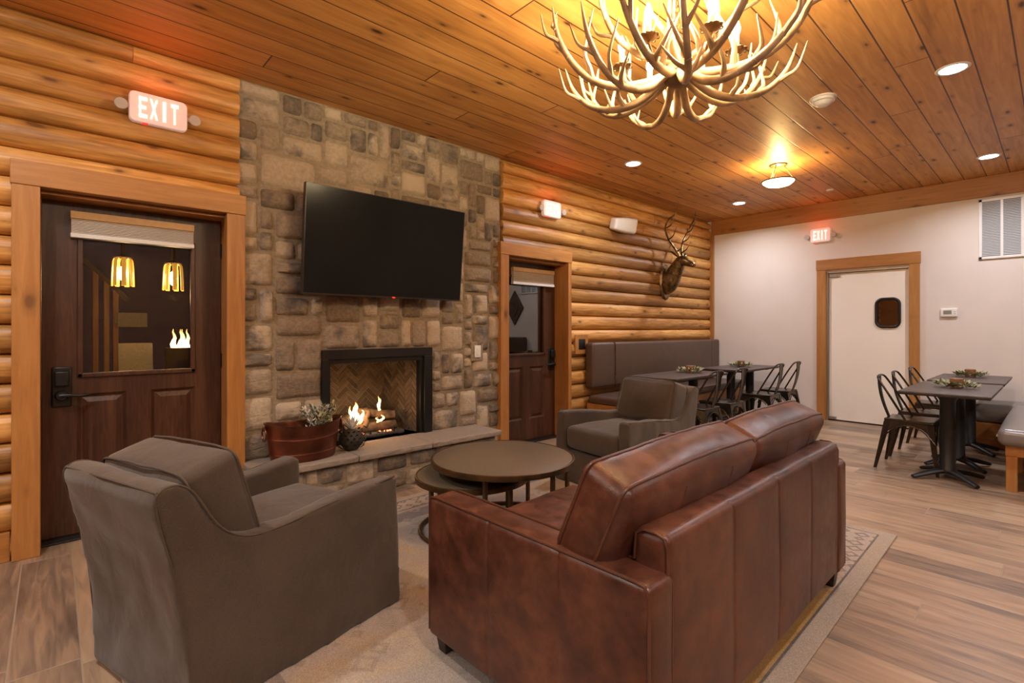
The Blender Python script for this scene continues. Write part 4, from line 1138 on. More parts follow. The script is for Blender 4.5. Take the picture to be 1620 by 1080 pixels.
for i in range(6):
    a = 2*math.pi*i/6+0.55; x, y = 0.25*math.cos(a), 0.25*math.sin(a); z0 = 0.055
    m = MB(); m.lathe([(0.0, 0.0), (0.018, 0.002), (0.036, 0.014), (0.042, 0.022), (0.036, 0.019), (0.015, 0.010), (0.0, 0.010)], 20, T(x, y, z0))
    for k in range(8):
        q = 2*math.pi*k/8; m.tube(circle((x+0.036*math.cos(q), y+0.036*math.sin(q)), 0.011, 10, z0+0.018), 0.003, 6, closed=True)
    m.tube([(x*0.75, y*0.75, -0.03), (x, y, z0)], 0.006, 8)
    cu = m.build('candle_cup', 'brass', ch)
    m = MB(); m.lathe([(0.0, z0+0.008), (0.013, z0+0.008), (0.013, z0+0.085), (0.0, z0+0.085)], 16, T(x, y, 0)); m.build('candle_sleeve', 'candle', cu)
    m = MB(); m.lathe([(0.0, 0.0), (0.010, 0.002), (0.017, 0.02), (0.018, 0.035), (0.012, 0.058), (0.004, 0.078), (0.0, 0.084)], 16, T(x, y, z0+0.085)); m.build('bulb', 'bulb', cu, label='glowing flame-shaped bulb')
    add_light('candle_bulb_light', 'POINT', (x, y, z0+0.125), P_CHAND, WARM, 0.03, ch)

# ------------------------------------------------------------------ rug
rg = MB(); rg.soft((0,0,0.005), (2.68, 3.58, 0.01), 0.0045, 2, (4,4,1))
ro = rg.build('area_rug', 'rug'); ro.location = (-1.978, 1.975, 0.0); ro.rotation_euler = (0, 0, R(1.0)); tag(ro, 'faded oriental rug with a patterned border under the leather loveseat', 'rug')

# ------------------------------------------------------------------ leather loveseat
SZ = 0.011
sofa = thing('leather_loveseat', 'brown leather loveseat seen from behind on the faded rug', 'sofa', (-1.190, 1.97, SZ), R(1.0))
def seam_fn(ax, marks, normal_ax, sign, depth=0.004, wid=0.008):
    def fn(p, n_):
        if abs(n_[normal_ax]) < 0.5 or (sign and n_[normal_ax]*sign < 0): return Vector((0,0,0))
        k = 0.0
        for s_ in marks:
            k += math.exp(-((p[ax]-s_)/wid)**2)
        return n_*(-depth*min(1, k))
    return fn
def marks_extra(marks, w_=0.008): return [q for s_ in marks for q in (s_-w_*1.6, s_-w_*0.8, s_, s_+w_*0.8, s_+w_*1.6)]
def swirl(p, n_, amp, sc, seed=0.0):
    return n_*amp*mnoise.noise(Vector((p.x*sc+seed, p.y*sc, p.z*sc)))
AX0, AX1 = -0.470, 0.495      # front (towards the fire) to back, local x
for s, lab in ((-1, 'near'), (1, 'far')):
    yo = s*0.90; yi = s*0.775; yc = (yo+yi)/2
    mk = [-0.129, 0.179]
    m = MB()
    f1 = seam_fn(0, mk, 1, s)
    m.soft((0.0125, yc, 0.345), (0.965, 0.125, 0.53), 0.022, 3, (20, 3, 12), puff=(0.004, 0.004, 0.006), extra=(marks_extra(mk), None, None),
           fn=lambda p, n_: f1(p, n_)+swirl(p, n_, 0.004, 5, s))
    arm = m.build('arm', 'leather', sofa)
    m = MB(); e = 0.056
    for yy in (yc-e, yc+e):
        pts = [(AX0+0.006, yy, 0.10), (AX0+0.006, yy, 0.585), (AX0+0.018, yy, 0.607), (AX0+0.05, yy, 0.612), (AX1-0.05, yy, 0.612), (AX1-0.018, yy, 0.607), (AX1-0.006, yy, 0.585), (AX1-0.006, yy, 0.10)]
        m.tube(pts, 0.0045, 8)
    m.build('arm_welt', 'leather_dark', arm)
# back frame
mk = [-0.40, -0.01, 0.369]
m = MB(); f2 = seam_fn(1, mk, 0, 1)
m.soft((0.434, 0.0, 0.395), (0.112, 1.60, 0.625), 0.030, 4, (3, 24, 16), puff=(0.006, 0.0, 0.004), extra=(None, marks_extra(mk), None), fn=lambda p, n_: f2(p, n_)+swirl(p, n_, 0.004, 4, 7))
bf = m.build('back_frame', 'leather', sofa)
for yy in (-0.795, 0.795):
    m = MB(); m.tube([(0.484, yy, 0.10), (0.484, yy, 0.672), (0.475, yy, 0.697), (0.45, yy, 0.706), (0.412, yy, 0.706), (0.390, yy, 0.692), (0.384, yy, 0.62)], 0.0045, 8); m.build('back_welt', 'leather_dark', bf)
m = MB(); m.soft((-0.04, 0, 0.20), (0.86, 1.56, 0.24), 0.02, 2, (10, 16, 4)); m.build('seat_base', 'leather', sofa)
def puffn(seed, a=0.010):
    return lambda p, n_: n_*(a*mnoise.noise(Vector((p.x*4+seed, p.y*4, p.z*4)))+0.35*a*mnoise.noise(Vector((p.x*13+seed, p.y*9, p.z*13))))
for i, yc in enumerate((-0.387, 0.387)):
    m = MB(); m.soft((-0.135, yc, 0.385), (0.72, 0.772, 0.16), 0.045, 4, (14, 14, 4), puff=(0.01, 0, 0.028), fn=puffn(3+i*5)); m.build('seat_cushion', 'leather', sofa)
def back_cushion(yc, ln, seed, lift):
    M_ = T(0.262, yc, 0.662) @ RY(R(22))
    def fn(p, n_):
        o = n_*(0.014*mnoise.noise(Vector((p.x*3+seed, p.y*3, p.z*3)))+0.0022*mnoise.noise(Vector((p.x*6+seed, p.y*22, p.z*5))))
        if n_.z > 0.3: o.z += 0.0035*mnoise.noise(Vector((p.y*30, p.x*6, seed)))*n_.z*max(0, 1-(p.x/0.085)**2)      # puckers in the top face
        if p.z < -0.02:
            edge = (p.y*lift+ln/2-0.135)/-0.03    # the end over the arm is pushed up
            t = max(0.0, min(1.0, edge))
            o.z += t*0.045*min(1, (-p.z-0.02)/0.1)
        return o
    m = MB(); m.soft((0, 0, 0), (0.19, ln, 0.41), 0.042, 4, (6, 26, 12), puff=(0.030, 0.012, 0.022), fn=fn, M=M_)
    o = m.build('back_cushion', 'leather', sofa)
    # welts on the front and rear outlines
    m = MB()
    for xx in (0.064, -0.064):
        loop = [(xx, y_, z_) for y_, z_ in rrect(0, 0, ln-0.006, 0.40, 0.03, 4)]
        P = []
        n = len(loop)
        for k in range(n):
            a, b = Vector(loop[k]), Vector(loop[(k+1) % n]); st = max(1, int((b-a).length/0.03))
            for q in range(st):
                c = a.lerp(b, q/st)
                e = 1-(c.y/(ln/2))**2; f_ = 1-(c.z/0.205)**2
                c.z += math.copysign(1, c.z)*(0.004+0.0125*max(0, e)) if abs(c.z) > 0.17 else 0
                c.y += math.copysign(1, c.y)*(0.002+0.007*max(0, f_)) if abs(c.y) > ln/2-0.03 else 0
                c += fn(c, Vector((0, math.copysign(1, c.y) if abs(c.y) > ln/2-0.03 else 0, math.copysign(1, c.z) if abs(c.z) > 0.17 else 0)).normalized() if (abs(c.y) > ln/2-0.03 or abs(c.z) > 0.17) else Vector((0,0,0)))
                P.append(c)
        m.tube(P, 0.0052, 8, M_, closed=True)
    m.build('cushion_welt', 'leather_dark', o)
    # stitched panel seams down the rear face
    m = MB()
    for y_ in (-ln*0.17, ln*0.20):
        pts = [(0.095+0.030*(1-(y_/(ln/2))**2)*(1-(z_/0.205)**2)+fn(Vector((0.095, y_, z_)), Vector((1,0,0))).x, y_+0.012*(z_/0.2)**2, z_) for z_ in [-0.17+0.34*k/14 for k in range(15)]]
        m.tube(pts, 0.0022, 6, M_)
    m.build('panel_stitch', 'leather_dark', o)
back_cushion(-0.435, 0.87, 2.0, 1); back_cushion(0.44, 0.87, 9.0, -1)
for (x, y) in ((-0.44, -0.83), (-0.44, 0.83), (0.44, -0.83), (0.44, 0.83)):
    m = MB(); s1 = 0.034; s0 = 0.022
    m.add([(x-s0, y-s0, 0), (x+s0, y-s0, 0), (x+s0, y+s0, 0), (x-s0, y+s0, 0), (x-s1, y-s1, 0.09), (x+s1, y-s1, 0.09), (x+s1, y+s1, 0.09), (x-s1, y+s1, 0.09)], [(0,3,2,1),(4,5,6,7),(0,1,5,4),(1,2,6,5),(2,3,7,6),(3,0,4,7)])
    m.build('leg', 'foot_wood', sofa, smooth=0, bevel=0.003)

# ------------------------------------------------------------------ slipcovered armchairs (local: facing +y, front at y = +0.48)
def armchair(name, label, loc, rz):
    t = thing(name, label, 'armchair', loc, rz, 'brown slipcovered armchairs')
    FR = 0.48
    def half(s_): return 0.388+(0.315-0.388)*min(1.0, max(0.0, -s_/0.93))   # outer half width along the depth
    prof = [(0,0.0),(0.0,0.15),(0,0.30),(0.005,0.45),(0.0,0.560),(-0.02,0.577),(-0.10,0.571),(-0.2,0.562),(-0.3,0.557),(-0.40,0.549),(-0.48,0.538),(-0.56,0.530),(-0.63,0.528),(-0.69,0.534),(-0.74,0.556),(-0.78,0.588),(-0.815,0.635),(-0.845,0.69),(-0.875,0.738),(-0.91,0.765),(-0.95,0.768),(-0.978,0.752),(-0.985,0.725),(-0.965,0.62),(-0.935,0.5),(-0.91,0.36),(-0.895,0.2),(-0.89,0.0)]
    m = MB()
    wall = 0.095
    for sd in (-1, 1):
        vs = []; n = len(prof)
        for side in (0, 1):
            for (s_, z_) in prof:
                x = half(s_)-(wall if side else 0.0)
                if not side: x += 0.018*(1-min(1, z_/0.5))          # skirt flares a little
                vs.append((sd*x, FR+s_, z_))
        fs = [tuple(range(n)), tuple(range(2*n-1, n-1, -1))]+[(i, i+n, (i+1) % n+n, (i+1) % n) for i in range(n)]
        m.add(vs, fs)
    # back
    bp = [(-0.89,0.0),(-0.895,0.2),(-0.91,0.36),(-0.935,0.5),(-0.965,0.62),(-0.985,0.725),(-0.978,0.752),(-0.95,0.768),(-0.91,0.765),(-0.875,0.738),(-0.84,0.65),(-0.80,0.5),(-0.76,0.3),(-0.76,0.0)]
    m.prism([(FR+a, b) for a, b in bp], -0.30, 0.30, axis=0)
    # base with its front a little behind the arms
    m.prism([(FR-0.03,0.0),(FR-0.03,0.255),(FR-0.80,0.255),(FR-0.80,0.0)], -0.33, 0.33, axis=0)
    o = m.build('slipcover', 'fabric', t, smooth=0)
    rm = o.modifiers.new('remesh', 'REMESH'); rm.mode = 'VOXEL'; rm.voxel_size = 0.0125; rm.use_smooth_shade = True
    sm = o.modifiers.new('smooth', 'SMOOTH'); sm.factor = 0.5; sm.iterations = 5
    tx = bpy.data.textures.new('folds', 'CLOUDS'); tx.noise_scale = 0.22; tx.noise_depth = 1
    dm = o.modifiers.new('folds', 'DISPLACE'); dm.texture = tx; dm.strength = 0.022; dm.mid_level = 0.5; dm.texture_coords = 'LOCAL'
    # seams: outside rim of the arms, the rear top and the two rear edges
    m = MB()
    for sd in (-1, 1):
        pts = smoothpath([(sd*(half(s_)-0.006), FR+s_, z_-0.003) for s_, z_ in prof[5:22]], 3)
        m.tube(pts, 0.0042, 6)
        m.tube(smoothpath([(sd*(half(s_)-0.003), FR+s_+0.004, z_) for s_, z_ in prof[21:27]], 3), 0.003, 6)
    m.tube([(x, FR-0.974, 0.755) for x in [-0.31+0.62*k/12 for k in range(13)]], 0.0042, 6)
    m.build('seam_piping', 'piping', o)
    m = MB(); m.soft((0, FR-0.385, 0.365), (0.592, 0.755, 0.185), 0.05, 4, (14, 16, 4), puff=(0, 0.012, 0.022), fn=puffn(4.0, 0.008)); 
    m.build('seat_cushion', 'fabric', t)
    M_ = T(0, FR-0.745, 0.628) @ RX(R(17))
    m = MB(); m.soft((0,0,0), (0.565, 0.195, 0.36), 0.035, 4, (14, 5, 10), puff=(0.012, 0.034, 0.016), fn=puffn(8.0, 0.008), M=M_)
    bc = m.build('back_cushion', 'fabric', t)
    m = MB()
    for yy in (0.087, -0.087):
        P = []; L = rrect(0, 0, 0.556, 0.35, 0.028, 4); n = len(L)
        for k in range(n):
            a, b = Vector((L[k][0], yy, L[k][1])), Vector((L[(k+1) % n][0], yy, L[(k+1) % n][1])); st = max(1, int((b-a).length/0.03))
            for q in range(st):
                c = a.lerp(b, q/st); e = max(0, 1-(c.x/0.28)**2); f_ = max(0, 1-(c.z/0.18)**2)
                nn = Vector((math.copysign(1, c.x) if abs(c.x) > 0.25 else 0, 0, math.copysign(1, c.z) if abs(c.z) > 0.15 else 0))
                if nn.length > 0: nn.normalize()
                c += Vector((nn.x*0.010*f_, 0, nn.z*0.016*e))+puffn(8.0, 0.008)(c, nn)
                P.append(c)
        m.tube(P, 0.0042, 6, M_, closed=True)
    m.build('cushion_piping', 'piping', bc)
    return t
ac = armchair('armchair', 'brown slipcovered armchair turned away, in front of the left walnut door', (-2.285, 0.60, 0.0106), R(18.5))
dup(ac, (-2.42, 3.55, 0.0106), R(174), 'brown slipcovered armchair facing the coffee tables, between loveseat and dining bench')

# ------------------------------------------------------------------ nesting coffee tables
def coffee_table(name, label, loc, r_, h, nl, a_off, ring):
    t = thing(name, label, 'coffee table', loc, 0, 'round nesting coffee tables')
    m = MB(); m.lathe([(0.0, h-0.012), (r_-0.012, h-0.012), (r_-0.012, h-0.001), (r_-0.016, h+0.0005), (0.0, h+0.0005)], 72); m.build('tabletop', 'shagreen', t, label='olive brown textured round top')
    m = MB(); m.lathe([(r_-0.014, h-0.03), (r_, h-0.03), (r_+0.002, h-0.016), (r_, h), (r_-0.006, h+0.003), (r_-0.013, h+0.001), (r_-0.014, h-0.03)], 72, close=False); m.build('rim', 'brass', t)
    m = MB(); m.tube(circle((0,0), r_-0.03, 72, 0.012, *ring), 0.012, 10, closed=(abs(ring[1]-ring[0]-2*math.pi) < 1e-6)); m.build('base_ring', 'brass', t)
    for k in range(nl):
        a = ring[0]+(ring[1]-ring[0])*k/nl+a_off if abs(ring[1]-ring[0]-2*math.pi) < 1e-6 else ring[0]+(ring[1]-ring[0])*k/(nl-1)
        m = MB(); x, y = (r_-0.03)*math.cos(a), (r_-0.03)*math.sin(a); m.box((x-0.011, y-0.011, 0.008), (x+0.011, y+0.011, h-0.025)); m.build('leg', 'brass', t, smooth=0, bevel=0.002)
    m = MB(); m.tube(circle((0,0), r_-0.03, 60, h-0.030), 0.010, 8, closed=True); m.build('apron_ring', 'brass', t)
    return t
coffee_table('coffee_table', 'larger and taller round coffee table with brass rim between the two armchairs', (-2.37, 2.09, 0.011), 0.448, 0.452, 5, 0, (R(-55), R(170)))
coffee_table('coffee_table', 'smaller low round coffee table tucked under the larger one beside the loveseat arm', (-2.49, 1.94, 0.011), 0.355, 0.352, 4, R(-85), (0, 2*math.pi))

# ------------------------------------------------------------------ dining bench on the log wall
bn = thing('dining_bench', 'long brown vinyl bench with padded back along the log wall', 'bench', (-3.55, 6.29, 0))
m = MB(); m.soft((-0.21, 0.0, 0.838), (0.13, 3.24, 0.535), 0.035, 4, (3, 34, 8), puff=(0.012, 0, 0), extra=(None, marks_extra([-1.19, 1.33], 0.006), None), fn=seam_fn(1, [-1.19, 1.33], 0, 1, 0.014, 0.006))
m.build('back_pad', 'vinyl', bn)
m = MB()
for yy in (-1.19,): m.tube([(-0.136, yy, 0.70), (-0.136, yy, 1.07), (-0.155, yy, 1.102), (-0.21, yy, 1.108)], 0.009, 8)
m.build('pad_strap', 'leather_dark', bn)
m = MB()
for k in range(4): m.tube(circle((0, 0), 0.010, 12, 0.0), 0.0028, 6, T(-0.132, -1.19, 0.69-0.022*k) @ RY(R(90)) , closed=True)
m.build('strap_chain', 'brass', bn)
m = MB(); m.soft((0.02, 0.0, 0.435), (0.52, 3.22, 0.10), 0.038, 4, (8, 34, 2), puff=(0.008, 0, 0.012)); m.build('seat_pad', 'vinyl', bn)
m = MB(); m.box((-0.26, -1.60, 0.20), (0.235, 1.60, 0.385)); m.build('seat_frame', 'trim_y', bn, smooth=0, bevel=0.004)
for yy in (-1.5, -0.5, 0.5, 1.5):
    m = MB(); m.box((0.13, yy-0.035, 0.0), (0.20, yy+0.035, 0.205)); m.build('leg', 'trim', bn, smooth=0, bevel=0.003)

# corner bench at the right edge
cb = thing('corner_bench', 'taupe vinyl bench on a pine frame at the right edge by the far wall', 'bench', (0.0, 6.6, 0))
m = MB(); m.soft((0.05, -0.26, 0.425), (0.76, 1.86, 0.13), 0.045, 4, (8, 16, 2), puff=(0.01, 0.01, 0.02)); sp1 = m.build('seat_pad', 'vinyl_grey', cb)
m = MB(); m.tube([(-0.31, -1.165, 0.425), (0.41, -1.165, 0.425)], 0.006, 8); m.tube([(-0.335, -1.14, 0.425), (-0.335, 0.6, 0.425)], 0.006, 8); m.build('pad_piping', 'white_piping', sp1)
m = MB(); m.soft((0.0, 1.04, 0.36), (1.30, 0.56, 0.20), 0.06, 4, (10, 6, 3), puff=(0.01, 0.01, 0.015)); m.build('return_pad', 'vinyl_grey', cb)
m = MB(); m.box((-0.29, -1.12, 0.275), (0.40, 0.755, 0.36)); m.build('seat_frame', 'trim_y', cb, smooth=0, bevel=0.004)
m = MB(); m.box((-0.64, 0.76, 0.0), (0.62, 1.32, 0.26)); m.build('return_base', 'trim_x', cb, smooth=0, bevel=0.004)
for yy in (-1.08, -0.3, 0.5):
    for xx in (-0.255, 0.34):
        m = MB(); m.box((xx-0.032, yy-0.032, 0.0), (xx+0.032, yy+0.032, 0.276)); m.build('leg', 'trim', cb, smooth=0, bevel=0.003)
m = MB(); m.soft((0.65, 1.26, 0.80), (1.30, 0.12, 0.58), 0.035, 3, (10, 3, 6), puff=(0, 0.01, 0)); m.build('back_pad', 'vinyl', cb)
dp = MB(); dp.prism([(0.0, -0.40), (0.29, 0.0), (0.0, 0.40), (-0.29, 0.0)], -0.02, 0.012, axis=1); dp.prism([(0.0, -0.20), (0.145, 0.0), (0.0, 0.20), (-0.145, 0.0)], -0.034, -0.02, axis=1)
do = dp.build('diamond_wall_plaque', 'plaque', smooth=0); do.location = (0.42, FY-0.013, 1.76); tag(do, 'dark diamond shaped wood plaque, seen reflected in the glass of the walnut door', 'wall plaque')

# ------------------------------------------------------------------ dining tables, chairs, centrepieces
def pedestal(t, y):
    m = MB(); m.lathe([(0.0, 0.07), (0.062, 0.07), (0.062, 0.09), (0.054, 0.10), (0.054, 0.66), (0.07, 0.69), (0.07, 0.705), (0.0, 0.705)], 24, T(0, y, 0)); c = m.build('column', 'black_iron', t)
    m = MB()
    for k in range(4):
        a = R(45)+k*R(90)
        pts = smoothpath([(0.02*math.cos(a), y+0.02*math.sin(a), 0.075), (0.12*math.cos(a), y+0.12*math.sin(a), 0.062), (0.22*math.cos(a), y+0.22*math.sin(a), 0.038), (0.285*math.cos(a), y+0.285*math.sin(a), 0.020)], 4)
        m.tube(pts, lerp_list([0.034, 0.03, 0.026, 0.020], len(pts)), 10, flat=0.75)
    m.build('cross_foot', 'black_iron', t)
    m = MB(); m.box((-0.24, y-0.03, 0.703), (0.24, y+0.03, 0.716)); m.box((-0.03, y-0.2, 0.703), (0.03, y+0.2, 0.716)); m.build('top_bracket', 'black_iron', t, smooth=0)
def dining_table(label, x, y, peds=(-0.30, 0.30), ln=1.20):
    t = thing('dining_table', label, 'dining table', (x, y, 0), 0, 'dark dining tables on black pedestals')
    m = MB(); m.soft((0, 0, 0.7365), (0.575, ln, 0.017), 0.004, 2, (4, 6, 1)); tp = m.build('tabletop', 'table_top', t)
    m = MB(); m.soft((0, 0, 0.722), (0.565, ln-0.01, 0.013), 0.003, 2, (4, 6, 1)); m.build('underlay', 'table_edge', t)
    for q in peds: pedestal(t, q)
    return t
tA = dining_table('dark dining table at the near end of the long bench, behind the far armchair', -2.97, 5.36)
tB = dup(tA, (-2.97, 6.98, 0), 0, 'dark dining table at the far end of the long bench by the far wall')
tC = dup(tA, (-0.640, 5.86, 0), 0, 'dark dining table at the right, the nearer of the two before the corner bench')
tD = dining_table('dark dining table at the right, the further one beside the far wall', -0.64, 7.18, (-0.16,), 1.10)
def centrepiece(label, x, y):
    t = thing('candle_wreath', label, 'centrepiece', (x, y, 0.7455), 0, 'candle wreaths on the dining tables')
    m = MB(); m.lathe([(0.0, 0.0), (0.046, 0.0), (0.047, 0.078), (0.040, 0.083), (0.0, 0.078)], 20); m.build('candle', 'wax', t, label='short brown candle')
    rr = random.Random(6)
    m = MB()
    for i in range(110):
        a = rr.uniform(0, 6.28); q = rr.uniform(0.055, 0.135)
        leafblade(m, (q*math.cos(a), q*math.sin(a), rr.uniform(0.006, 0.045)), (math.cos(a+rr.uniform(-1.2, 1.2)), math.sin(a+rr.uniform(-1.2, 1.2)), rr.uniform(0.0, 0.7)), rr.uniform(0.035, 0.065), rr.uniform(0.008, 0.014))
    m.build('wreath', 'leaf', t, label='green leaf wreath')
    m = MB()
    for i in range(34):
        a = rr.uniform(0, 6.28); q = rr.uniform(0.06, 0.13)
        leafblade(m, (q*math.cos(a), q*math.sin(a), 0.02), (math.cos(a+rr.uniform(-1, 1)), math.sin(a+rr.uniform(-1, 1)), rr.uniform(0.2, 0.9)), 0.045, 0.010)
    m.build('pale_leaves', 'sage', t)
    return t
c1 = centrepiece('leaf wreath with brown candle on the table at the near end of the long bench', -2.99, 5.62)
dup(c1, (-2.98, 7.02, 0.7455), 1.0, 'leaf wreath with brown candle on the table at the far end of the long bench')
dup(c1, (-0.62, 5.90, 0.7455), 2.0, 'leaf wreath with brown candle on the nearer right hand table')
dup(c1, (-0.66, 7.36, 0.7455), 3.0, 'leaf wreath with brown candle on the further right hand table')

def metal_chair(label, x, y, rz):
    """local: facing +y, seat 0.36 square"""
    t = thing('metal_chair', label, 'chair', (x, y, 0), rz, 'gunmetal dining chairs')
    def seatfn(p, n_):
        d = 0.0
        if n_.z > 0.3: d = -0.010*max(0, 1-(p.x/0.16)**2)*max(0, 1-(p.y/0.16)**2)
        return Vector((0, 0, d))
    m = MB(); m.soft((0, 0, 0.442), (0.36, 0.36, 0.024), 0.010, 3, (8, 8, 1), fn=seatfn)
    for v in m.v: v.x *= 1+0.10*v.y/0.18
    m.build('seat', 'gunmetal', t)
    # apron with arched lower edge on each side
    m = MB()
    for k in range(4):
        M_ = RZ(k*math.pi/2); n = 12; vs = []; fs = []
        for i in range(n+1):
            u = -0.175+0.35*i/n
            zb = 0.43-0.025-0.10*(abs(u)/0.175)**2.4
            off = 0.172+0.02*(0.43-zb)/0.13
            vs += [(u, -0.172, 0.438), (u*1.0, -off, zb)]
        for i in range(n): fs.append((2*i, 2*i+1, 2*i+3, 2*i+2))
        m.add(vs, fs, M_)
        pts = [(-0.190+0.38*i/n, -0.185-0.012*(abs(-0.19+0.38*i/n)/0.19)**2, 0.405-0.14*(abs(-0.19+0.38*i/n)/0.19)**2.2) for i in range(n+1)]
        m.tube(pts, 0.006, 6, M_)
    m.build('apron', 'gunmetal', t)
    for sx in (-1, 1):
        for sy in (-1, 1):
            m = MB(); a = Vector((sx*0.165, sy*0.165, 0.43)); b = Vector((sx*0.212, sy*(0.205 if sy > 0 else 0.235), 0.0))
            vs = []; fs = []
            for p, w_ in ((a, 0.042), (b+(a-b)*0.5, 0.032), (b, 0.018)):
                # folded sheet leg: L section open to the inside
                vs += [p+Vector((sx*0.012, sy*0.012, 0)), p+Vector((sx*0.012-sx*w_, sy*0.012, 0)), p+Vector((sx*0.006-sx*w_, sy*0.002, 0)), p+Vector((0, 0, 0)), p+Vector((sx*0.002, sy*0.006-sy*w_, 0)), p+Vector((sx*0.012, sy*0.012-sy*w_, 0))]
            for r_ in range(2):
                for k in range(6): fs.append((r_*6+k, r_*6+(k+1) % 6, r_*6+6+(k+1) % 6, r_*6+6+k))
            fs += [(0,1,2,3,4,5), (17,16,15,14,13,12)]
            m.add(vs, fs); m.build('leg', 'gunmetal', t, smooth=30)
    # back: bent tube hoop and a central splat
    hoop = smoothpath([(-0.168, -0.02, 0.445), (-0.166, -0.05, 0.50), (-0.158, -0.15, 0.68), (-0.145, -0.212, 0.785), (-0.11, -0.235, 0.822), (0, -0.24, 0.832), (0.11, -0.235, 0.822), (0.145, -0.212, 0.785), (0.158, -0.15, 0.68), (0.166, -0.05, 0.50), (0.168, -0.02, 0.445)], 5)
    m = MB(); m.tube(hoop, 0.0095, 10); bh = m.build('back_hoop', 'gunmetal', t)
    m = MB(); n = 10; vs = []; fs = []
    for i in range(n+1):
        u = i/n; z = 0.445+0.385*u; y_ = -0.168-0.075*u-0.02*math.sin(u*math.pi); w_ = 0.030+0.028*u
        for dy in (0.004, -0.004): vs += [(-w_, y_+dy-0.004, z), (0, y_+dy+0.006, z), (w_, y_+dy-0.004, z)]
    for i in range(n):
        a = i*6
        for k in range(2): fs += [(a+k, a+k+1, a+k+7, a+k+6), (a+3+k, a+k+9, a+k+10, a+k+4)]
        fs += [(a, a+6, a+9, a+3), (a+2, a+5, a+11, a+8)]
    fs += [(0,3,4,1), (1,4,5,2), (n*6, n*6+1, n*6+4, n*6+3), (n*6+1, n*6+2, n*6+5, n*6+4)]
    m.add(vs, fs); m.build('splat', 'gunmetal', t, smooth=50)
    return t
LF, RT = R(90), R(-90)
mc = metal_chair('gunmetal metal chair at the long bench tables, first from the far armchair', -2.60, 5.02, LF)
dup(mc, (-2.60, 5.62, 0), LF, 'gunmetal metal chair at the long bench tables, second from the far armchair')
dup(mc, (-2.58, 6.66, 0), LF, 'gunmetal metal chair at the long bench tables, second from the far wall')
dup(mc, (-2.58, 7.26, 0), LF, 'gunmetal metal chair at the long bench tables, closest to the far wall')
dup(mc, (-0.91, 5.77, 0), RT, 'gunmetal metal chair nearest the camera at the right hand tables')
dup(mc, (-0.91, 6.36, 0), RT, 'gunmetal metal chair in the middle of the three at the right hand tables')
dup(mc, (-0.91, 7.20, 0), RT, 'gunmetal metal chair furthest back at the right hand tables')

# ------------------------------------------------------------------ the porch seen through the left door
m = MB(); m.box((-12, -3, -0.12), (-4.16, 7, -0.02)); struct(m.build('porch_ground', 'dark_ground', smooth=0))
def lantern(x, y, z, label):  # added outside, standing in for indoor pendants reflected in the door glass
    t = thing('pendant_reflection', label, 'lantern', (x, y, z), 0, 'amber lanterns standing in for reflected pendants')
    for k in range(7):
        a = 2*math.pi*k/7; m = MB(); m.tube(smoothpath([(0.05*math.cos(a), 0.05*math.sin(a), 0.13), (0.075*math.cos(a), 0.075*math.sin(a), 0.10), (0.085*math.cos(a), 0.085*math.sin(a), -0.13)], 4), 0.020, 8, flat=0.4); m.build('amber_pane', 'amber_glass', t)
    m = MB(); m.lathe([(0.0, 0.15), (0.08, 0.14), (0.02, 0.17), (0.012, 0.83), (0.0, 0.83)], 16); m.build('cap', 'black_iron', t)
    m = MB(); m.lathe([(0.0, -0.09), (0.025, -0.06), (0.034, -0.01), (0.02, 0.05), (0.0, 0.07)], 14); m.build('bulb', 'bulb', t)
    add_light('pendant_reflection_light', 'POINT', (0, 0, -0.2), 9.0, (1.0, 0.6, 0.22), 0.04, t)
lantern(-6.0, 0.485, 1.80, 'amber jar lantern standing in for a pendant reflected in the left part of the door glass')
lantern(-6.0, 0.885, 1.78, 'amber jar lantern standing in for a pendant reflected in the right part of the door glass')
for i, (y, h) in enumerate(((0.36, 1.94), (0.46, 1.83), (0.545, 1.73))):
    m = MB(); m.box((-7.63, y-0.026, -0.02), (-7.57, y+0.026, h)); tag(m.build('porch_post', 'post_wood', smooth=0, bevel=0.005), ('tallest pine porch post at the left of the door glass', 'middle pine porch post seen through the left door glass', 'shortest pine porch post, nearest the patio chair in the door glass')[i], 'post', 'pine porch posts')
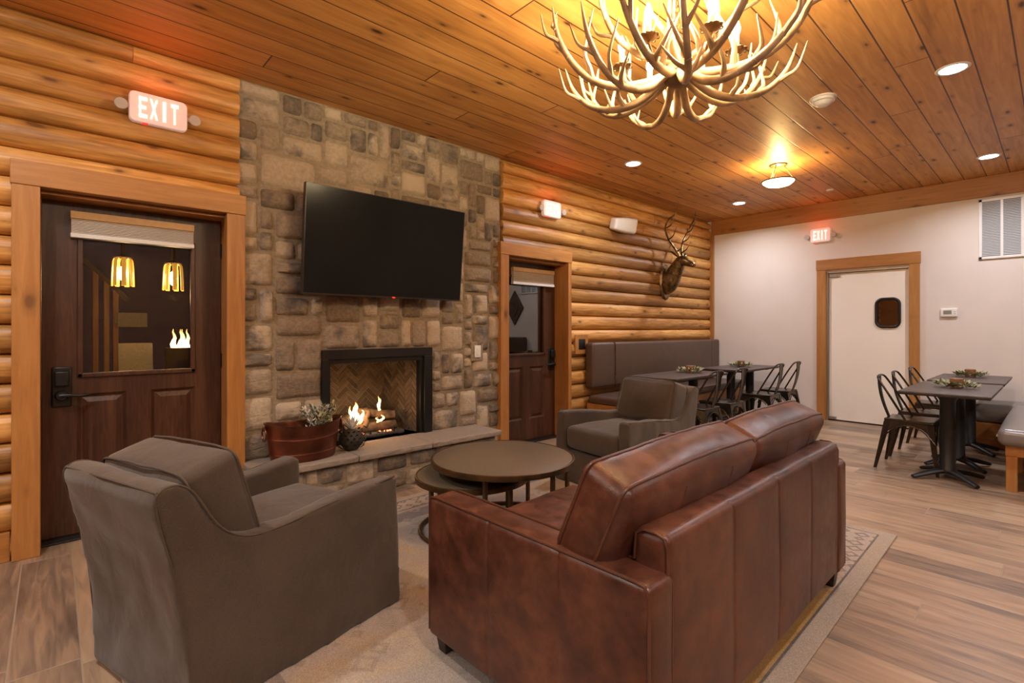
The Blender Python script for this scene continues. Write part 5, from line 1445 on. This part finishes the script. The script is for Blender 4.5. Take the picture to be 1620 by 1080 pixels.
m = MB(); m.tube([(-7.6, 0.22, 2.10), (-7.6, 0.66, 1.60)], 0.035, 8); tag(m.build('porch_rafter', 'dark_ground'), 'dark sloping timber resting on the porch posts seen through the left door glass', 'timber')
m = MB(); m.box((-7.53, 0.555, 1.29), (-7.49, 0.84, 1.46)); m.box((-7.56, 0.53, 1.33), (-7.53, 0.60, 1.42)); tag(m.build('outdoor_screen', 'sling', smooth=0, bevel=0.004), 'pale flat panel fixed to the porch post above the patio chair', 'panel')
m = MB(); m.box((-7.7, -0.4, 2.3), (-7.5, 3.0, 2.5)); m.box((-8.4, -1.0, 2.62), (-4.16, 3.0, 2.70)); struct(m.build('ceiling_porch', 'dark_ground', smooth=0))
dc = thing('patio_chair', 'beige sling patio chair seen through the left door glass', 'patio chair', (-6.4, 0.64, -0.02))
m = MB(); m.soft((0, 0, 0.80), (0.04, 0.30, 0.72), 0.015, 2, (2, 6, 6), M=RY(R(-12))); m.build('backrest', 'sling', dc)
m = MB(); m.soft((-0.26, 0, 0.43), (0.48, 0.34, 0.04), 0.015, 2, (4, 4, 1)); m.build('seat', 'sling', dc)
for sx in (-0.46, -0.04):
    for sy in (-0.14, 0.14):
        m = MB(); m.tube([(sx, sy, 0.0), (sx, sy, 0.42)], 0.014, 8); m.build('leg', 'black_iron', dc)
pp = thing('fire_pit', 'flaming fire pit seen through the right part of the left door glass', 'fire pit', (-6.6, 1.035, -0.02))
m = MB(); m.lathe([(0.0, 0.0), (0.14, 0.0), (0.14, 1.08), (0.12, 1.08), (0.11, 1.0), (0.0, 1.0)], 24); m.build('bowl', 'black_iron', pp)
for k in range(5):
    m = MB(); a = k*1.3; pts = [(0.07*math.cos(a), 0.07*math.sin(a)+0.01*math.sin(q*1.5), 1.02+0.033*q) for q in range(9)]; m.tube(pts, [0.03,0.034,0.03,0.026,0.02,0.015,0.01,0.006,0.001], 8); m.build('flame', 'flame', pp)
bpy.context.view_layer.update()
for o in bpy.data.objects:
    if '_at' in o: del o['_at']
